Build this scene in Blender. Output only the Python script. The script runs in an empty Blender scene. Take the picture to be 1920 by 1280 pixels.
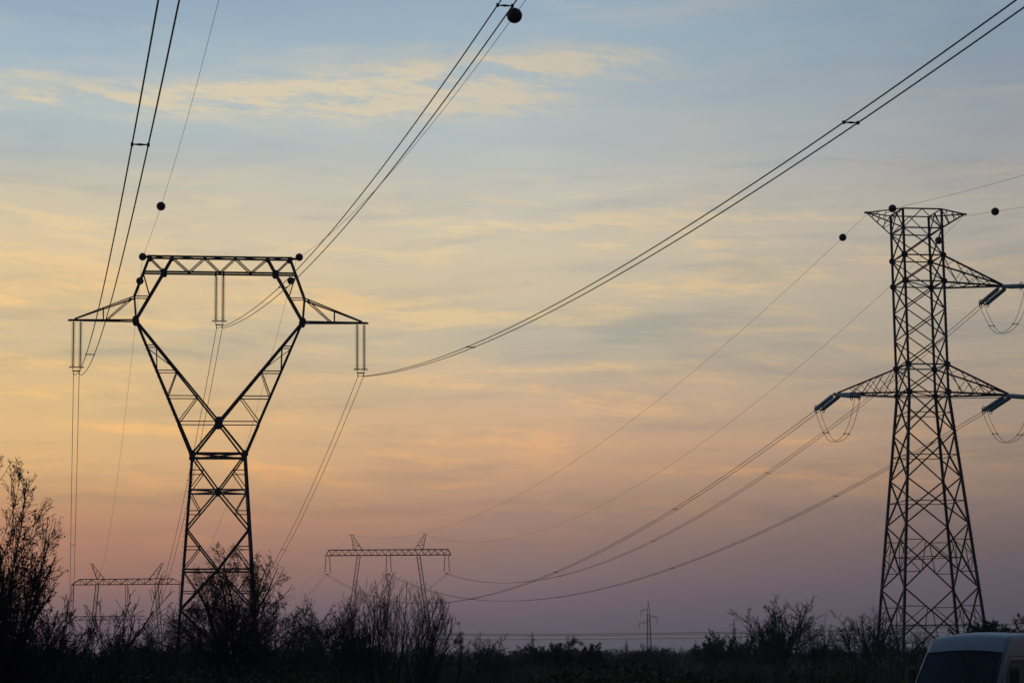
import bpy, math, random
import numpy as np
from mathutils import Vector, Matrix

S = bpy.context.scene
COL = S.collection
R = math.radians

# ------------------------------------------------------------------ camera
cam_d = bpy.data.cameras.new('camera')
cam = bpy.data.objects.new('camera', cam_d)
COL.objects.link(cam)
cam.location = (0, 0, 2.0)
cam.rotation_euler = (Matrix.Rotation(R(90 + 8.13), 4, 'X') @ Matrix.Rotation(R(-0.6), 4, 'Z')).to_euler()
cam_d.sensor_width = 36.0
cam_d.lens = 78.75
cam_d.clip_start = 0.1
cam_d.clip_end = 6000
cam_d.dof.use_dof = True
cam_d.dof.focus_distance = 172
cam_d.dof.aperture_fstop = 5.6
S.camera = cam
S.view_settings.view_transform = 'Standard'
S.view_settings.look = 'None'
S.view_settings.exposure = 0.0
S.view_settings.gamma = 1.0
S.view_settings.use_curve_mapping = False
S.render.resolution_x = 1024
S.render.resolution_y = 682


def lin(c):
    o = []
    for v in c:
        v = v / 255.0
        o.append(v / 12.92 if v <= 0.04045 else ((v + 0.055) / 1.055) ** 2.4)
    return (o[0], o[1], o[2], 1.0)


# ------------------------------------------------------------------ sky (world)
world = bpy.data.worlds.new('World')
S.world = world
world.use_nodes = True
nt = world.node_tree
nt.nodes.clear()


def nd(t, **k):
    n = nt.nodes.new(t)
    for a, b in k.items():
        setattr(n, a, b)
    return n


def setin(s, v):
    if isinstance(v, bpy.types.NodeSocket):
        nt.links.new(v, s)
    else:
        s.default_value = v


def ma(op, a, b=0.0, c=None, clamp=False):
    n = nd('ShaderNodeMath', operation=op, use_clamp=clamp)
    setin(n.inputs[0], a)
    setin(n.inputs[1], b)
    if c is not None:
        setin(n.inputs[2], c)
    return n.outputs[0]


def mix(fac, a, b, mode='MIX'):
    n = nd('ShaderNodeMix', data_type='RGBA', blend_type=mode)
    setin(n.inputs[0], fac)
    setin(n.inputs[6], a)
    setin(n.inputs[7], b)
    return n.outputs[2]


def smooth(x, a, b):
    n = nd('ShaderNodeMapRange', interpolation_type='SMOOTHSTEP')
    setin(n.inputs[0], x)
    n.inputs[1].default_value = a
    n.inputs[2].default_value = b
    return n.outputs[0]


tc = nd('ShaderNodeTexCoord')
sep = nd('ShaderNodeSeparateXYZ')
nt.links.new(tc.outputs['Generated'], sep.inputs[0])
X, Y, Z = sep.outputs
EL = ma('MULTIPLY', ma('ARCSINE', Z), 180 / math.pi)
AZ = ma('MULTIPLY', ma('ARCTAN2', X, Y), 180 / math.pi)


def elev(y):
    return 8.13 + math.degrees(math.atan((640 - y) / 4200.0))


def sky_ramp(stops, high):
    n = nd('ShaderNodeValToRGB')
    cr = n.color_ramp
    cr.interpolation = 'LINEAR'
    st = [(elev(y) / 90.0, c) for y, c in stops] + [(e / 90.0, c) for e, c in high]
    st.sort(key=lambda q: q[0])
    while len(cr.elements) < len(st):
        cr.elements.new(0.5)
    for i, (p, c) in enumerate(st):
        cr.elements[i].position = max(0, p)
    for i, (p, c) in enumerate(st):
        cr.elements[i].color = lin(c)
    nt.links.new(ma('DIVIDE', EL, 90.0), n.inputs[0])
    return n.outputs[0]


#SKYSTOPS
LEFT = [(0, (143, 166, 186)), (110, (160, 181, 194)), (225, (168, 186, 192)), (300, (178, 183, 180)), (370, (203, 193, 168)),
        (450, (217, 196, 160)), (540, (221, 192, 146)), (640, (208, 186, 148)), (700, (218, 186, 136)), (790, (222, 184, 130)),
        (860, (220, 177, 124)), (920, (203, 158, 116)), (970, (190, 138, 107)), (1030, (174, 125, 105)), (1080, (158, 116, 102)),
        (1120, (130, 104, 106)), (1160, (100, 90, 102)), (1200, (78, 80, 96)), (1250, (66, 72, 88))]
CENT = [(0, (148, 171, 189)), (110, (159, 177, 188)), (225, (175, 187, 191)), (300, (184, 188, 185)), (370, (196, 191, 178)),
        (450, (205, 194, 171)), (540, (206, 190, 162)), (640, (192, 181, 160)), (700, (201, 179, 152)), (790, (207, 171, 138)),
        (860, (205, 163, 129)), (920, (186, 147, 121)), (970, (163, 130, 116)), (1030, (143, 116, 111)), (1080, (130, 108, 113)),
        (1120, (111, 97, 110)), (1160, (97, 90, 107)), (1200, (84, 86, 99)), (1250, (76, 82, 92))]
RIGHT = [(0, (130, 151, 170)), (110, (135, 151, 166)), (225, (146, 154, 163)), (300, (156, 158, 161)), (370, (165, 161, 156)),
         (450, (173, 165, 155)), (540, (177, 164, 148)), (640, (166, 155, 141)), (700, (167, 152, 136)), (790, (162, 142, 126)),
         (860, (155, 132, 116)), (920, (144, 122, 111)), (970, (128, 110, 106)), (1030, (110, 97, 99)), (1080, (98, 88, 98)),
         (1120, (88, 82, 96)), (1160, (80, 79, 93)), (1200, (75, 77, 88)), (1250, (71, 76, 86))]
HI_L = [(26, (122, 150, 178)), (40, (92, 120, 152)), (65, (62, 84, 116)), (90, (42, 58, 86))]
HI_C = [(26, (128, 154, 178)), (40, (96, 122, 150)), (65, (62, 84, 116)), (90, (42, 58, 86))]
HI_R = [(26, (112, 134, 158)), (40, (86, 108, 136)), (65, (60, 80, 110)), (90, (48, 66, 96))]
EAST = [(1250, (38, 46, 66)), (1000, (50, 56, 78))]
HI_E = [(12, (50, 54, 74)), (26, (50, 58, 80)), (40, (46, 58, 82)), (65, (44, 58, 84)), (90, (42, 58, 86))]
skL, skC, skR, skE = sky_ramp(LEFT, HI_L), sky_ramp(CENT, HI_C), sky_ramp(RIGHT, HI_R), sky_ramp(EAST, HI_E)


def lerpf(x, a, b):
    n = nd('ShaderNodeMapRange')
    setin(n.inputs[0], x)
    n.inputs[1].default_value = a
    n.inputs[2].default_value = b
    return n.outputs[0]


# soft large-scale wobble so that the bands of colour are not ruler straight
cmb = nd('ShaderNodeCombineXYZ')
setin(cmb.inputs[0], ma('MULTIPLY', AZ, 0.05))
setin(cmb.inputs[1], ma('MULTIPLY', EL, 0.35))
WV = cmb.outputs[0]


def noise(vec, scale, detail, rough, dist=0.0):
    n = nd('ShaderNodeTexNoise')
    n.inputs['Scale'].default_value = scale
    n.inputs['Detail'].default_value = detail
    n.inputs['Roughness'].default_value = rough
    n.inputs['Distortion'].default_value = dist
    setin(n.inputs['Vector'], vec)
    return n.outputs[0]


AZW = ma('ADD', AZ, ma('MULTIPLY', ma('SUBTRACT', noise(WV, 1.0, 3, 0.5), 0.5), 9.0))
base = mix(lerpf(AZW, -12.5, 0.5), skL, skC)
base = mix(lerpf(AZW, 0.5, 12.5), base, skR)
# towards the dark side of the sky behind the viewer
base = mix(smooth(AZ, 14, 100), base, skE)
base = mix(smooth(AZ, -60, -150), base, skE)


def vec3(a, b, c=0.0):
    n = nd('ShaderNodeCombineXYZ')
    setin(n.inputs[0], a)
    setin(n.inputs[1], b)
    setin(n.inputs[2], c)
    return n.outputs[0]


# slanted streak coordinates: cirrus drawn out almost along the horizon
warp = ma('MULTIPLY', ma('SUBTRACT', noise(vec3(ma('MULTIPLY', AZ, 0.10), ma('MULTIPLY', EL, 0.35), 3.1), 1.0, 2, 0.5), 0.5), 1.3)
ELW = ma('ADD', EL, warp)


def streak(k_az, k_el, slope, seed, detail=6, rough=0.55, dist=0.4):
    v = ma('ADD', ELW, ma('MULTIPLY', AZ, slope))
    return noise(vec3(ma('MULTIPLY', AZ, k_az), ma('MULTIPLY', v, k_el), seed), 1.0, detail, rough, dist)


s1 = streak(0.14, 0.75, 0.03, 1.7, 8, 0.6, 0.15)
s2 = streak(0.34, 2.1, 0.06, 7.3, 9, 0.66, 0.15)
s3 = streak(0.20, 1.6, -0.02, 12.9, 8, 0.62, 0.1)
s4 = streak(1.3, 5.0, 0.16, 20.5, 6, 0.7, 0.25)
fade = ma('MULTIPLY', smooth(EL, 0.8, 5.0), smooth(ma('ABSOLUTE', AZ), 120, 40))


def blob(x, y, wx, wy, slope, amp):
    """one named cloud: a soft patch of sky at a direction, ragged by the streak noise"""
    cx, cu = (x - 960) / 4200.0 + (640 - y) / 4200.0 * 0.0105, (640 - y) / 4200.0 - (x - 960) / 4200.0 * 0.0105
    cy = math.cos(R(8.13)) - cu * math.sin(R(8.13))
    az0 = math.degrees(math.atan2(cx, cy))
    el0 = math.degrees(math.atan((cu * math.cos(R(8.13)) + math.sin(R(8.13))) / math.hypot(cx, cy)))
    da = ma('SUBTRACT', AZ, az0)
    de = ma('SUBTRACT', ma('SUBTRACT', ma('ADD', EL, ma('MULTIPLY', warp, 0.35)), el0), ma('MULTIPLY', da, slope))
    q = ma('ADD', ma('POWER', ma('ABSOLUTE', ma('DIVIDE', da, wx * .89)), 2.0), ma('POWER', ma('ABSOLUTE', ma('DIVIDE', de, wy * .89)), 2.0))
    return ma('MULTIPLY', ma('EXPONENT', ma('MULTIPLY', q, -1.0)), amp)


def total(lst):
    t = lst[0]
    for q in lst[1:]:
        t = ma('ADD', t, q)
    return t


CREAM = [blob(120, 185, 3.2, 0.42, -0.01, 0.83), blob(420, 186, 4.2, 0.40, 0.01, 1.25), blob(700, 172, 3.6, 0.55, 0.03, 1.25),
         blob(960, 150, 4.0, 0.7, 0.04, 0.94), blob(880, 205, 4.0, 0.35, 0.0, 0.62), blob(1060, 118, 2.6, 0.22, 0.03, 0.72),
         blob(60, 130, 2.4, 0.25, -0.02, 0.62), blob(1850, 168, 2.2, 0.10, 0.02, 0.47), blob(1640, 230, 3.4, 0.55, 0.03, 0.36)]
GOLD = [blob(1180, 470, 3.0, 0.22, 0.03, 1.0), blob(940, 430, 2.6, 0.18, 0.04, 0.8), blob(1500, 620, 3.0, 0.10, 0.02, 0.9), blob(1150, 690, 3.2, 0.12, 0.03, 0.8), blob(1350, 830, 4.0, 0.12, 0.02, 0.9), blob(900, 830, 3.0, 0.12, 0.0, 0.7), blob(800, 597, 4.6, 0.26, -0.02, 1.43), blob(620, 560, 4.0, 0.22, 0.0, 0.91), blob(380, 545, 3.4, 0.3, -0.01, 0.78),
        blob(1420, 525, 3.6, 0.30, 0.06, 1.23), blob(1560, 500, 2.6, 0.16, 0.05, 0.65), blob(1040, 742, 2.6, 0.24, -0.10, 1.17),
        blob(80, 570, 3.2, 0.18, -0.12, 1.04), blob(150, 690, 3.0, 0.14, 0.0, 1.04), blob(160, 800, 3.6, 0.16, -0.05, 1.04),
        blob(1380, 410, 4.0, 0.2, 0.02, 0.52), blob(1290, 885, 5.2, 0.13, -0.03, 0.91), blob(1560, 900, 2.6, 0.05, -0.06, 0.78),
        blob(240, 1012, 4.0, 0.12, 0.0, 0.65), blob(560, 880, 3.0, 0.2, 0.02, 0.52)]
DARK = [blob(1150, 640, 4.4, 0.6, 0.02, 0.9), blob(520, 690, 3.0, 0.35, 0.0, 0.6), blob(180, 655, 3.0, 0.3, 0.0, 0.6),
        blob(250, 930, 3.8, 0.22, -0.01, 0.9), blob(230, 1000, 3.0, 0.10, 0.0, 0.4), blob(1500, 960, 3.4, 0.3, 0.0, 0.5),
        blob(900, 1015, 3.6, 0.22, 0.02, 0.6), blob(1800, 850, 3.0, 0.3, 0.0, 0.5), blob(1300, 790, 4.0, 0.22, 0.03, 0.5),
        blob(640, 1080, 3.0, 0.16, 0.0, 0.4), blob(1400, 1040, 4.0, 0.14, 0.01, 0.7), blob(300, 1060, 4.0, 0.12, 0.0, 0.6), blob(1100, 940, 4.0, 0.12, 0.02, 0.7), blob(700, 960, 3.5, 0.10, -0.01, 0.6), blob(1780, 700, 2.6, 0.35, 0.02, 0.6), blob(1250, 300, 4.0, 0.3, 0.0, 0.5)]
rag1 = smooth(s2, 0.40, 0.62)
rag2 = smooth(s3, 0.28, 0.68)
rag3 = smooth(s4, 0.34, 0.66)
ragged = ma('MULTIPLY', ma('ADD', ma('MULTIPLY', rag1, 1.15), 0.12), ma('ADD', ma('MULTIPLY', rag3, 0.55), 0.62))
upper = smooth(EL, 11.2, 13.8)
# general thin cloud everywhere
thin_hi = ma('MULTIPLY', ma('MULTIPLY', smooth(s1, 0.46, 0.72), upper), 0.35)
cream_f = ma('MULTIPLY', ma('ADD', ma('MULTIPLY', total(CREAM), ragged), thin_hi, clamp=True), ma('MULTIPLY', smooth(EL, 42, 19), smooth(ma('ABSOLUTE', AZ), 100, 30)))
cream_c = mix(lerpf(AZ, -4, 12), (*lin((219, 203, 172))[:3], 1), (*lin((168, 168, 166))[:3], 1))
base = mix(ma('MULTIPLY', cream_f, 0.86), base, cream_c)
gold_g = ma('MULTIPLY', ma('MULTIPLY', smooth(s2, 0.49, 0.66), ma('SUBTRACT', 1.0, upper)), 0.62)
gold_f = ma('MULTIPLY', ma('ADD', ma('MULTIPLY', total(GOLD), ragged), gold_g, clamp=True), fade)
goldm = mix(lerpf(AZ, -14, 16), (1.24, 1.11, 0.90, 1), (1.30, 1.14, 0.92, 1))
base = mix(gold_f, base, mix(1.0, base, goldm, 'MULTIPLY'))
dk_g = ma('MULTIPLY', smooth(s3, 0.46, 0.72), 0.85)
dark_f = ma('MULTIPLY', ma('ADD', ma('MULTIPLY', total(DARK), ma('ADD', ma('MULTIPLY', rag2, 0.8), 0.2)), dk_g, clamp=True), ma('MULTIPLY', fade, ma('SUBTRACT', 1.0, ma('MULTIPLY', upper, .65))))
base = mix(dark_f, base, mix(1.0, base, (0.79, 0.85, 0.94, 1), 'MULTIPLY'))

nish = nd('ShaderNodeTexSky', sky_type='NISHITA')
nish.sun_disc = False
nish.sun_elevation = R(1.0)
nish.sun_rotation = R(-32)
bg1 = nd('ShaderNodeBackground')
nt.links.new(base, bg1.inputs[0])
bg1.inputs[1].default_value = 1.03
bg2 = nd('ShaderNodeBackground')
nt.links.new(nish.outputs[0], bg2.inputs[0])
bg2.inputs[1].default_value = 0.01
addn = nd('ShaderNodeAddShader')
nt.links.new(bg1.outputs[0], addn.inputs[0])
nt.links.new(bg2.outputs[0], addn.inputs[1])
wo = nd('ShaderNodeOutputWorld')
nt.links.new(addn.outputs[0], wo.inputs[0])

# last glow of the sun, low in the south-west, through the cloud
sun_d = bpy.data.lights.new('sun', 'SUN')
sun_d.energy = 0.12
sun_d.angle = R(12)
sun_d.color = (1.0, 0.72, 0.48)
sun = bpy.data.objects.new('sun', sun_d)
COL.objects.link(sun)
sa, se = R(-32), R(2.0)
sdir = Vector((math.sin(sa) * math.cos(se), math.cos(sa) * math.cos(se), math.sin(se)))
sun.rotation_euler = (-sdir).to_track_quat('-Z', 'Y').to_euler()


# ------------------------------------------------------------------ materials
def material(name, col, rough=0.7, metal=0.0, var=0.25, scale=3.0, bump=0.0, spec=0.5, col2=None):
    m = bpy.data.materials.new(name)
    m.use_nodes = True
    t = m.node_tree
    b = t.nodes['Principled BSDF']
    b.inputs['Roughness'].default_value = rough
    b.inputs['Metallic'].default_value = metal
    b.inputs['Specular IOR Level'].default_value = spec
    tcn = t.nodes.new('ShaderNodeTexCoord')
    n = t.nodes.new('ShaderNodeTexNoise')
    n.inputs['Scale'].default_value = scale
    n.inputs['Detail'].default_value = 5
    t.links.new(tcn.outputs['Object'], n.inputs['Vector'])
    r = t.nodes.new('ShaderNodeValToRGB')
    c2 = col2 or tuple(c * (1 - var) for c in col)
    r.color_ramp.elements[0].position = 0.3
    r.color_ramp.elements[0].color = (*c2, 1)
    r.color_ramp.elements[1].position = 0.7
    r.color_ramp.elements[1].color = (*[min(1, c * (1 + var * 0.5)) for c in col], 1)
    t.links.new(n.outputs[0], r.inputs[0])
    t.links.new(r.outputs[0], b.inputs['Base Color'])
    if bump:
        bp = t.nodes.new('ShaderNodeBump')
        bp.inputs['Strength'].default_value = bump
        bp.inputs['Distance'].default_value = 0.02
        t.links.new(n.outputs[0], bp.inputs['Height'])
        t.links.new(bp.outputs[0], b.inputs['Normal'])
    return m


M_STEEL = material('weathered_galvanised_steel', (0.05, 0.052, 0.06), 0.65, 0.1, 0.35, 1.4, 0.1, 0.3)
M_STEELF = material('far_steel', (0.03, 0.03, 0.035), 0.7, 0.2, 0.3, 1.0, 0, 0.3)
M_WIRE = material('stranded_aluminium', (0.045, 0.045, 0.05), 0.6, 0.2, 0.2, 6, 0, 0.3)
M_FIT = material('forged_fittings', (0.06, 0.06, 0.065), 0.6, 0.3, 0.3, 8, 0, 0.3)
M_PORC = material('brown_porcelain', (0.045, 0.03, 0.026), 0.3, 0, 0.3, 5, 0, 0.4)
M_GLASSINS = material('toughened_glass_discs', (0.36, 0.50, 0.56), 0.22, 0, 0.25, 6, 0, 0.6)
M_BALL = material('marker_ball_plastic', (0.055, 0.022, 0.026), 0.55, 0, 0.3, 3, 0, 0.3)
M_BARK = material('dark_bark', (0.046, 0.043, 0.042), 0.9, 0, 0.45, 9, 0.5, 0.2)
M_TWIG = material('thin_twigs', (0.050, 0.046, 0.045), 0.9, 0, 0.4, 4, 0, 0.2)
M_LEAF = material('withered_leaves', (0.085, 0.06, 0.035), 0.8, 0, 0.4, 3, 0, 0.2, (0.05, 0.05, 0.028))
M_LEAFG = material('late_green_leaves', (0.072, 0.078, 0.034), 0.8, 0, 0.4, 1.0, 0, 0.2, (0.045, 0.05, 0.026))
M_DRY = material('dry_stalks', (0.12, 0.10, 0.07), 0.9, 0, 0.3, 5, 0, 0.2)
M_GROUND = material('rough_grass_soil', (0.055, 0.050, 0.034), 0.95, 0, 0.5, 0.25, 0.6, 0.1, (0.03, 0.036, 0.018))
M_PAINT = material('van_paint', (0.24, 0.29, 0.31), 0.40, 0, 0.06, 2, 0, 0.5)
M_PLAST = material('black_plastic', (0.02, 0.02, 0.022), 0.55, 0, 0.2, 8, 0.1)
M_RUBBER = material('tyre_rubber', (0.02, 0.02, 0.02), 0.85, 0, 0.2, 8, 0.2)
M_RIM = material('steel_rim', (0.25, 0.25, 0.26), 0.4, 0.7, 0.2, 5)
M_SEAT = material('seat_fabric', (0.12, 0.12, 0.13), 0.9, 0, 0.3, 20, 0.2)
M_PAPER = material('paper', (0.6, 0.6, 0.58), 0.8, 0, 0.1, 4)
M_LAMP = material('headlamp_glass', (0.5, 0.52, 0.55), 0.1, 0.2, 0.1, 4)
M_POLE = material('wooden_pole', (0.07, 0.055, 0.045), 0.9, 0, 0.3, 6, 0.3)


def glass_mat():
    m = bpy.data.materials.new('windscreen_glass')
    m.use_nodes = True
    t = m.node_tree
    t.nodes.clear()
    o = t.nodes.new('ShaderNodeOutputMaterial')
    tr = t.nodes.new('ShaderNodeBsdfTransparent')
    tr.inputs[0].default_value = (0.45, 0.52, 0.52, 1)
    gl = t.nodes.new('ShaderNodeBsdfGlossy')
    gl.inputs['Roughness'].default_value = 0.03
    fr = t.nodes.new('ShaderNodeFresnel')
    fr.inputs[0].default_value = 1.5
    nz = t.nodes.new('ShaderNodeTexNoise')
    nz.inputs['Scale'].default_value = 4
    mx = t.nodes.new('ShaderNodeMixShader')
    bp = t.nodes.new('ShaderNodeBump')
    bp.inputs['Strength'].default_value = 0.02
    t.links.new(nz.outputs[0], bp.inputs['Height'])
    t.links.new(bp.outputs[0], gl.inputs['Normal'])
    t.links.new(fr.outputs[0], mx.inputs[0])
    t.links.new(tr.outputs[0], mx.inputs[1])
    t.links.new(gl.outputs[0], mx.inputs[2])
    t.links.new(mx.outputs[0], o.inputs[0])
    return m


M_GLASS = glass_mat()


# ------------------------------------------------------------------ helpers
def link(name, data, parent=None, mat=None):
    o = bpy.data.objects.new(name, data)
    COL.objects.link(o)
    if parent:
        o.parent = parent
    if mat and data and not data.materials:
        data.materials.append(mat)
    return o


def tag(o, label, cat, group=None, kind=None):
    if label:
        o['label'] = label
    if cat:
        o['category'] = cat
    if group:
        o['group'] = group
    if kind:
        o['kind'] = kind
    return o


def empty(name, loc, rz=0.0, ry=0.0):
    o = bpy.data.objects.new(name, None)
    COL.objects.link(o)
    o.empty_display_size = 0.3
    o.location = loc
    o.rotation_euler = (0, ry, rz)
    return o


def mesh_np(name, verts, faces_flat, nper, smooth_=False):
    """fast mesh from numpy: faces_flat (n*nper) ints"""
    me = bpy.data.meshes.new(name)
    v = np.asarray(verts, np.float32).reshape(-1, 3)
    f = np.asarray(faces_flat, np.int32).ravel()
    nf = len(f) // nper
    me.vertices.add(len(v))
    me.vertices.foreach_set('co', v.ravel())
    me.loops.add(len(f))
    me.loops.foreach_set('vertex_index', f)
    me.polygons.add(nf)
    me.polygons.foreach_set('loop_start', np.arange(nf, dtype=np.int32) * nper)
    me.polygons.foreach_set('loop_total', np.full(nf, nper, np.int32))
    if smooth_:
        me.polygons.foreach_set('use_smooth', np.ones(nf, bool))
    me.update(calc_edges=True)
    return me


def frames(d):
    d = d / np.maximum(np.linalg.norm(d, axis=1, keepdims=True), 1e-9)
    up = np.where(np.abs(d[:, 2:3]) > 0.9, np.array([[1.0, 0, 0]]), np.array([[0, 0, 1.0]]))
    a = np.cross(up, d)
    a /= np.linalg.norm(a, axis=1, keepdims=True)
    return a, np.cross(d, a)


def prisms(name, segs, n=3, smooth_=False):
    """segs: rows p0(3) p1(3) r0 r1 -> open tubes"""
    s = np.asarray(segs, np.float64).reshape(-1, 8)
    a, b = frames(s[:, 3:6] - s[:, 0:3])
    ang = np.arange(n) * 2 * math.pi / n
    ring = a[:, None, :] * np.cos(ang)[None, :, None] + b[:, None, :] * np.sin(ang)[None, :, None]
    v0 = s[:, None, 0:3] + ring * s[:, 6][:, None, None]
    v1 = s[:, None, 3:6] + ring * s[:, 7][:, None, None]
    V = np.concatenate([v0, v1], 1).reshape(-1, 3)
    k = np.arange(n)
    q = np.stack([k, (k + 1) % n, (k + 1) % n + n, k + n], 1)
    F = (np.arange(len(s)) * 2 * n)[:, None, None] + q[None]
    return mesh_np(name, V, F, 4, smooth_)


def tube_path(name, pts, r, n=6):
    """one smooth continuous tube along a polyline"""
    P = np.asarray(pts, np.float64)
    d = np.gradient(P, axis=0)
    a, b = frames(d)
    ang = np.arange(n) * 2 * math.pi / n
    rr = np.broadcast_to(np.asarray(r, np.float64), (len(P),))
    V = (P[:, None] + (a[:, None] * np.cos(ang)[None, :, None] + b[:, None] * np.sin(ang)[None, :, None]) * rr[:, None, None]).reshape(-1, 3)
    k = np.arange(n)
    q = np.stack([k, (k + 1) % n, (k + 1) % n + n, k + n], 1)
    F = (np.arange(len(P) - 1) * n)[:, None, None] + q[None]
    return mesh_np(name, V, F, 4, True)


# angle-iron bar: unit length along z, unit flange width
_t = 0.16
_prof = [(-.35, -.35), (.65, -.35), (.65, -.35 + _t), (-.35 + _t, -.35 + _t), (-.35 + _t, .65), (-.35, .65)]


def angle_verts():
    V = [(x, y, 0) for x, y in _prof] + [(x, y, 1) for x, y in _prof]
    F = [(i, (i + 1) % 6, (i + 1) % 6 + 6, i + 6) for i in range(6)]
    F += [(3, 2, 1, 0), (5, 4, 3, 0), (6, 7, 8, 9), (6, 9, 10, 11)]
    return V, F


AV, AF = angle_verts()
_anglemesh = {}


def angle_mesh(mat):
    if mat.name not in _anglemesh:
        me = bpy.data.meshes.new('angle_bar')
        me.from_pydata(AV, [], AF)
        me.materials.append(mat)
        _anglemesh[mat.name] = me
    return _anglemesh[mat.name]


def bar_matrix(p, q, w, roll=None):
    p, q = Vector(p), Vector(q)
    d = q - p
    L = d.length
    z = d / L
    up = Vector((0, 0, 1)) if abs(z.z) < 0.95 else Vector((0, 1, 0))
    x = up.cross(z).normalized()
    y = z.cross(x)
    m = Matrix((x * w, y * w, z * L)).transposed().to_4x4()
    m.translation = p
    return m


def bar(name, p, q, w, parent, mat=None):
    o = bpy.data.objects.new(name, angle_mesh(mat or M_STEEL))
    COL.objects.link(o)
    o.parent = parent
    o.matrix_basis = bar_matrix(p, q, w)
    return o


def bars_mesh(name, lst, parent, mat=None):
    """several bars joined as ONE part"""
    V, F = [], []
    A = np.array([(*v, 1) for v in AV])
    for p, q, w in lst:
        m = np.array(bar_matrix(p, q, w))
        b = len(V)
        V += [tuple(r[:3]) for r in (A @ m.T)]
        F += [tuple(i + b for i in f) for f in AF]
    me = bpy.data.meshes.new(name)
    me.from_pydata(V, [], F)
    return link(name, me, parent, mat or M_STEEL)


def box_data(V, F, c, s, rot=None):
    b = len(V)
    for dx, dy, dz in ((-1, -1, -1), (1, -1, -1), (1, 1, -1), (-1, 1, -1), (-1, -1, 1), (1, -1, 1), (1, 1, 1), (-1, 1, 1)):
        v = Vector((dx * s[0] / 2, dy * s[1] / 2, dz * s[2] / 2))
        if rot is not None:
            v = rot @ v
        V.append(tuple(Vector(c) + v))
    for f in ((0, 3, 2, 1), (4, 5, 6, 7), (0, 1, 5, 4), (1, 2, 6, 5), (2, 3, 7, 6), (3, 0, 4, 7)):
        F.append(tuple(b + i for i in f))


def box(name, c, s, parent, mat, rot=None):
    V, F = [], []
    box_data(V, F, c, s, rot)
    me = bpy.data.meshes.new(name)
    me.from_pydata(V, [], F)
    return link(name, me, parent, mat)


_plate = {}


def plate(c, sx, sz, parent, sy=0.03):
    """eight-cornered gusset plate in the face plane"""
    key = 'p'
    if key not in _plate:
        pts = [(-.5, -.25), (-.25, -.5), (.25, -.5), (.5, -.25), (.5, .25), (.25, .5), (-.25, .5), (-.5, .25)]
        V = [(x, -.5, z) for x, z in pts] + [(x, .5, z) for x, z in pts]
        F = [tuple(range(8)), tuple(reversed(range(8, 16)))] + [((i + 1) % 8, i, i + 8, (i + 1) % 8 + 8) for i in range(8)]
        me = bpy.data.meshes.new('gusset_plate')
        me.from_pydata(V, [], F)
        me.materials.append(M_STEEL)
        _plate[key] = me
    o = bpy.data.objects.new('gusset_plate', _plate[key])
    COL.objects.link(o)
    o.parent = parent
    o.location = c
    o.scale = (sx, sy, sz)
    return o


def lerp(a, b, t):
    return tuple(a[i] + (b[i] - a[i]) * t for i in range(3))


# lathe mesh for insulators, balls etc. (axis z)
def lathe(name, prof, n=12, smooth_=True):
    V = []
    for r, z in prof:
        for i in range(n):
            a = 2 * math.pi * i / n
            V.append((r * math.cos(a), r * math.sin(a), z))
    F = []
    for j in range(len(prof) - 1):
        for i in range(n):
            F += [j * n + i, j * n + (i + 1) % n, (j + 1) * n + (i + 1) % n, (j + 1) * n + i]
    return mesh_np(name, V, F, 4, smooth_)


def torus_mesh(name, R_, r, n=20, m=6, a0=0, a1=2 * math.pi):
    full = abs(a1 - a0 - 2 * math.pi) < 1e-6
    V = []
    cnt = n if full else n + 1
    for i in range(cnt):
        a = a0 + (a1 - a0) * i / n
        for j in range(m):
            b = 2 * math.pi * j / m
            V.append(((R_ + r * math.cos(b)) * math.cos(a), (R_ + r * math.cos(b)) * math.sin(a), r * math.sin(b)))
    F = []
    for i in range(n):
        for j in range(m):
            i2 = (i + 1) % cnt
            F += [i * m + j, i2 * m + j, i2 * m + (j + 1) % m, i * m + (j + 1) % m]
    return mesh_np(name, V, F, 4, True)


# ------------------------------------------------------------------ ground
def build_ground():
    n = 120
    g = np.linspace(-1400, 1400, n)
    xx, yy = np.meshgrid(g, g, indexing='ij')
    zz = (np.sin(xx * 0.013 + 1) * np.cos(yy * 0.011) * 0.35 + np.sin(xx * 0.05) * np.sin(yy * 0.043 + 2) * 0.15)
    zz *= np.clip(np.hypot(xx, yy) / 60 - 0.6, 0, 1)
    V = np.stack([xx, yy, zz - 0.1], -1).reshape(-1, 3)
    i, j = np.meshgrid(np.arange(n - 1), np.arange(n - 1), indexing='ij')
    a = (i * n + j).ravel()
    F = np.stack([a, a + n, a + n + 1, a + 1], 1)
    o = link('ground', mesh_np('ground', V, F, 4, True), None, M_GROUND)
    o['kind'] = 'structure'
    o['label'] = 'dark rough grassland under the power lines'


build_ground()


# ------------------------------------------------------------------ left pylon (delta / cat-head)
def interp(x, tab):
    for (x0, y0), (x1, y1) in zip(tab, tab[1:]):
        if x <= x1:
            return y0 + (y1 - y0) * (x - x0) / (x1 - x0)
    return tab[-1][1]


T1 = Vector((-22.57, 171.0, 0))
T1Y, T1T = R(8.0), 0.0


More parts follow.
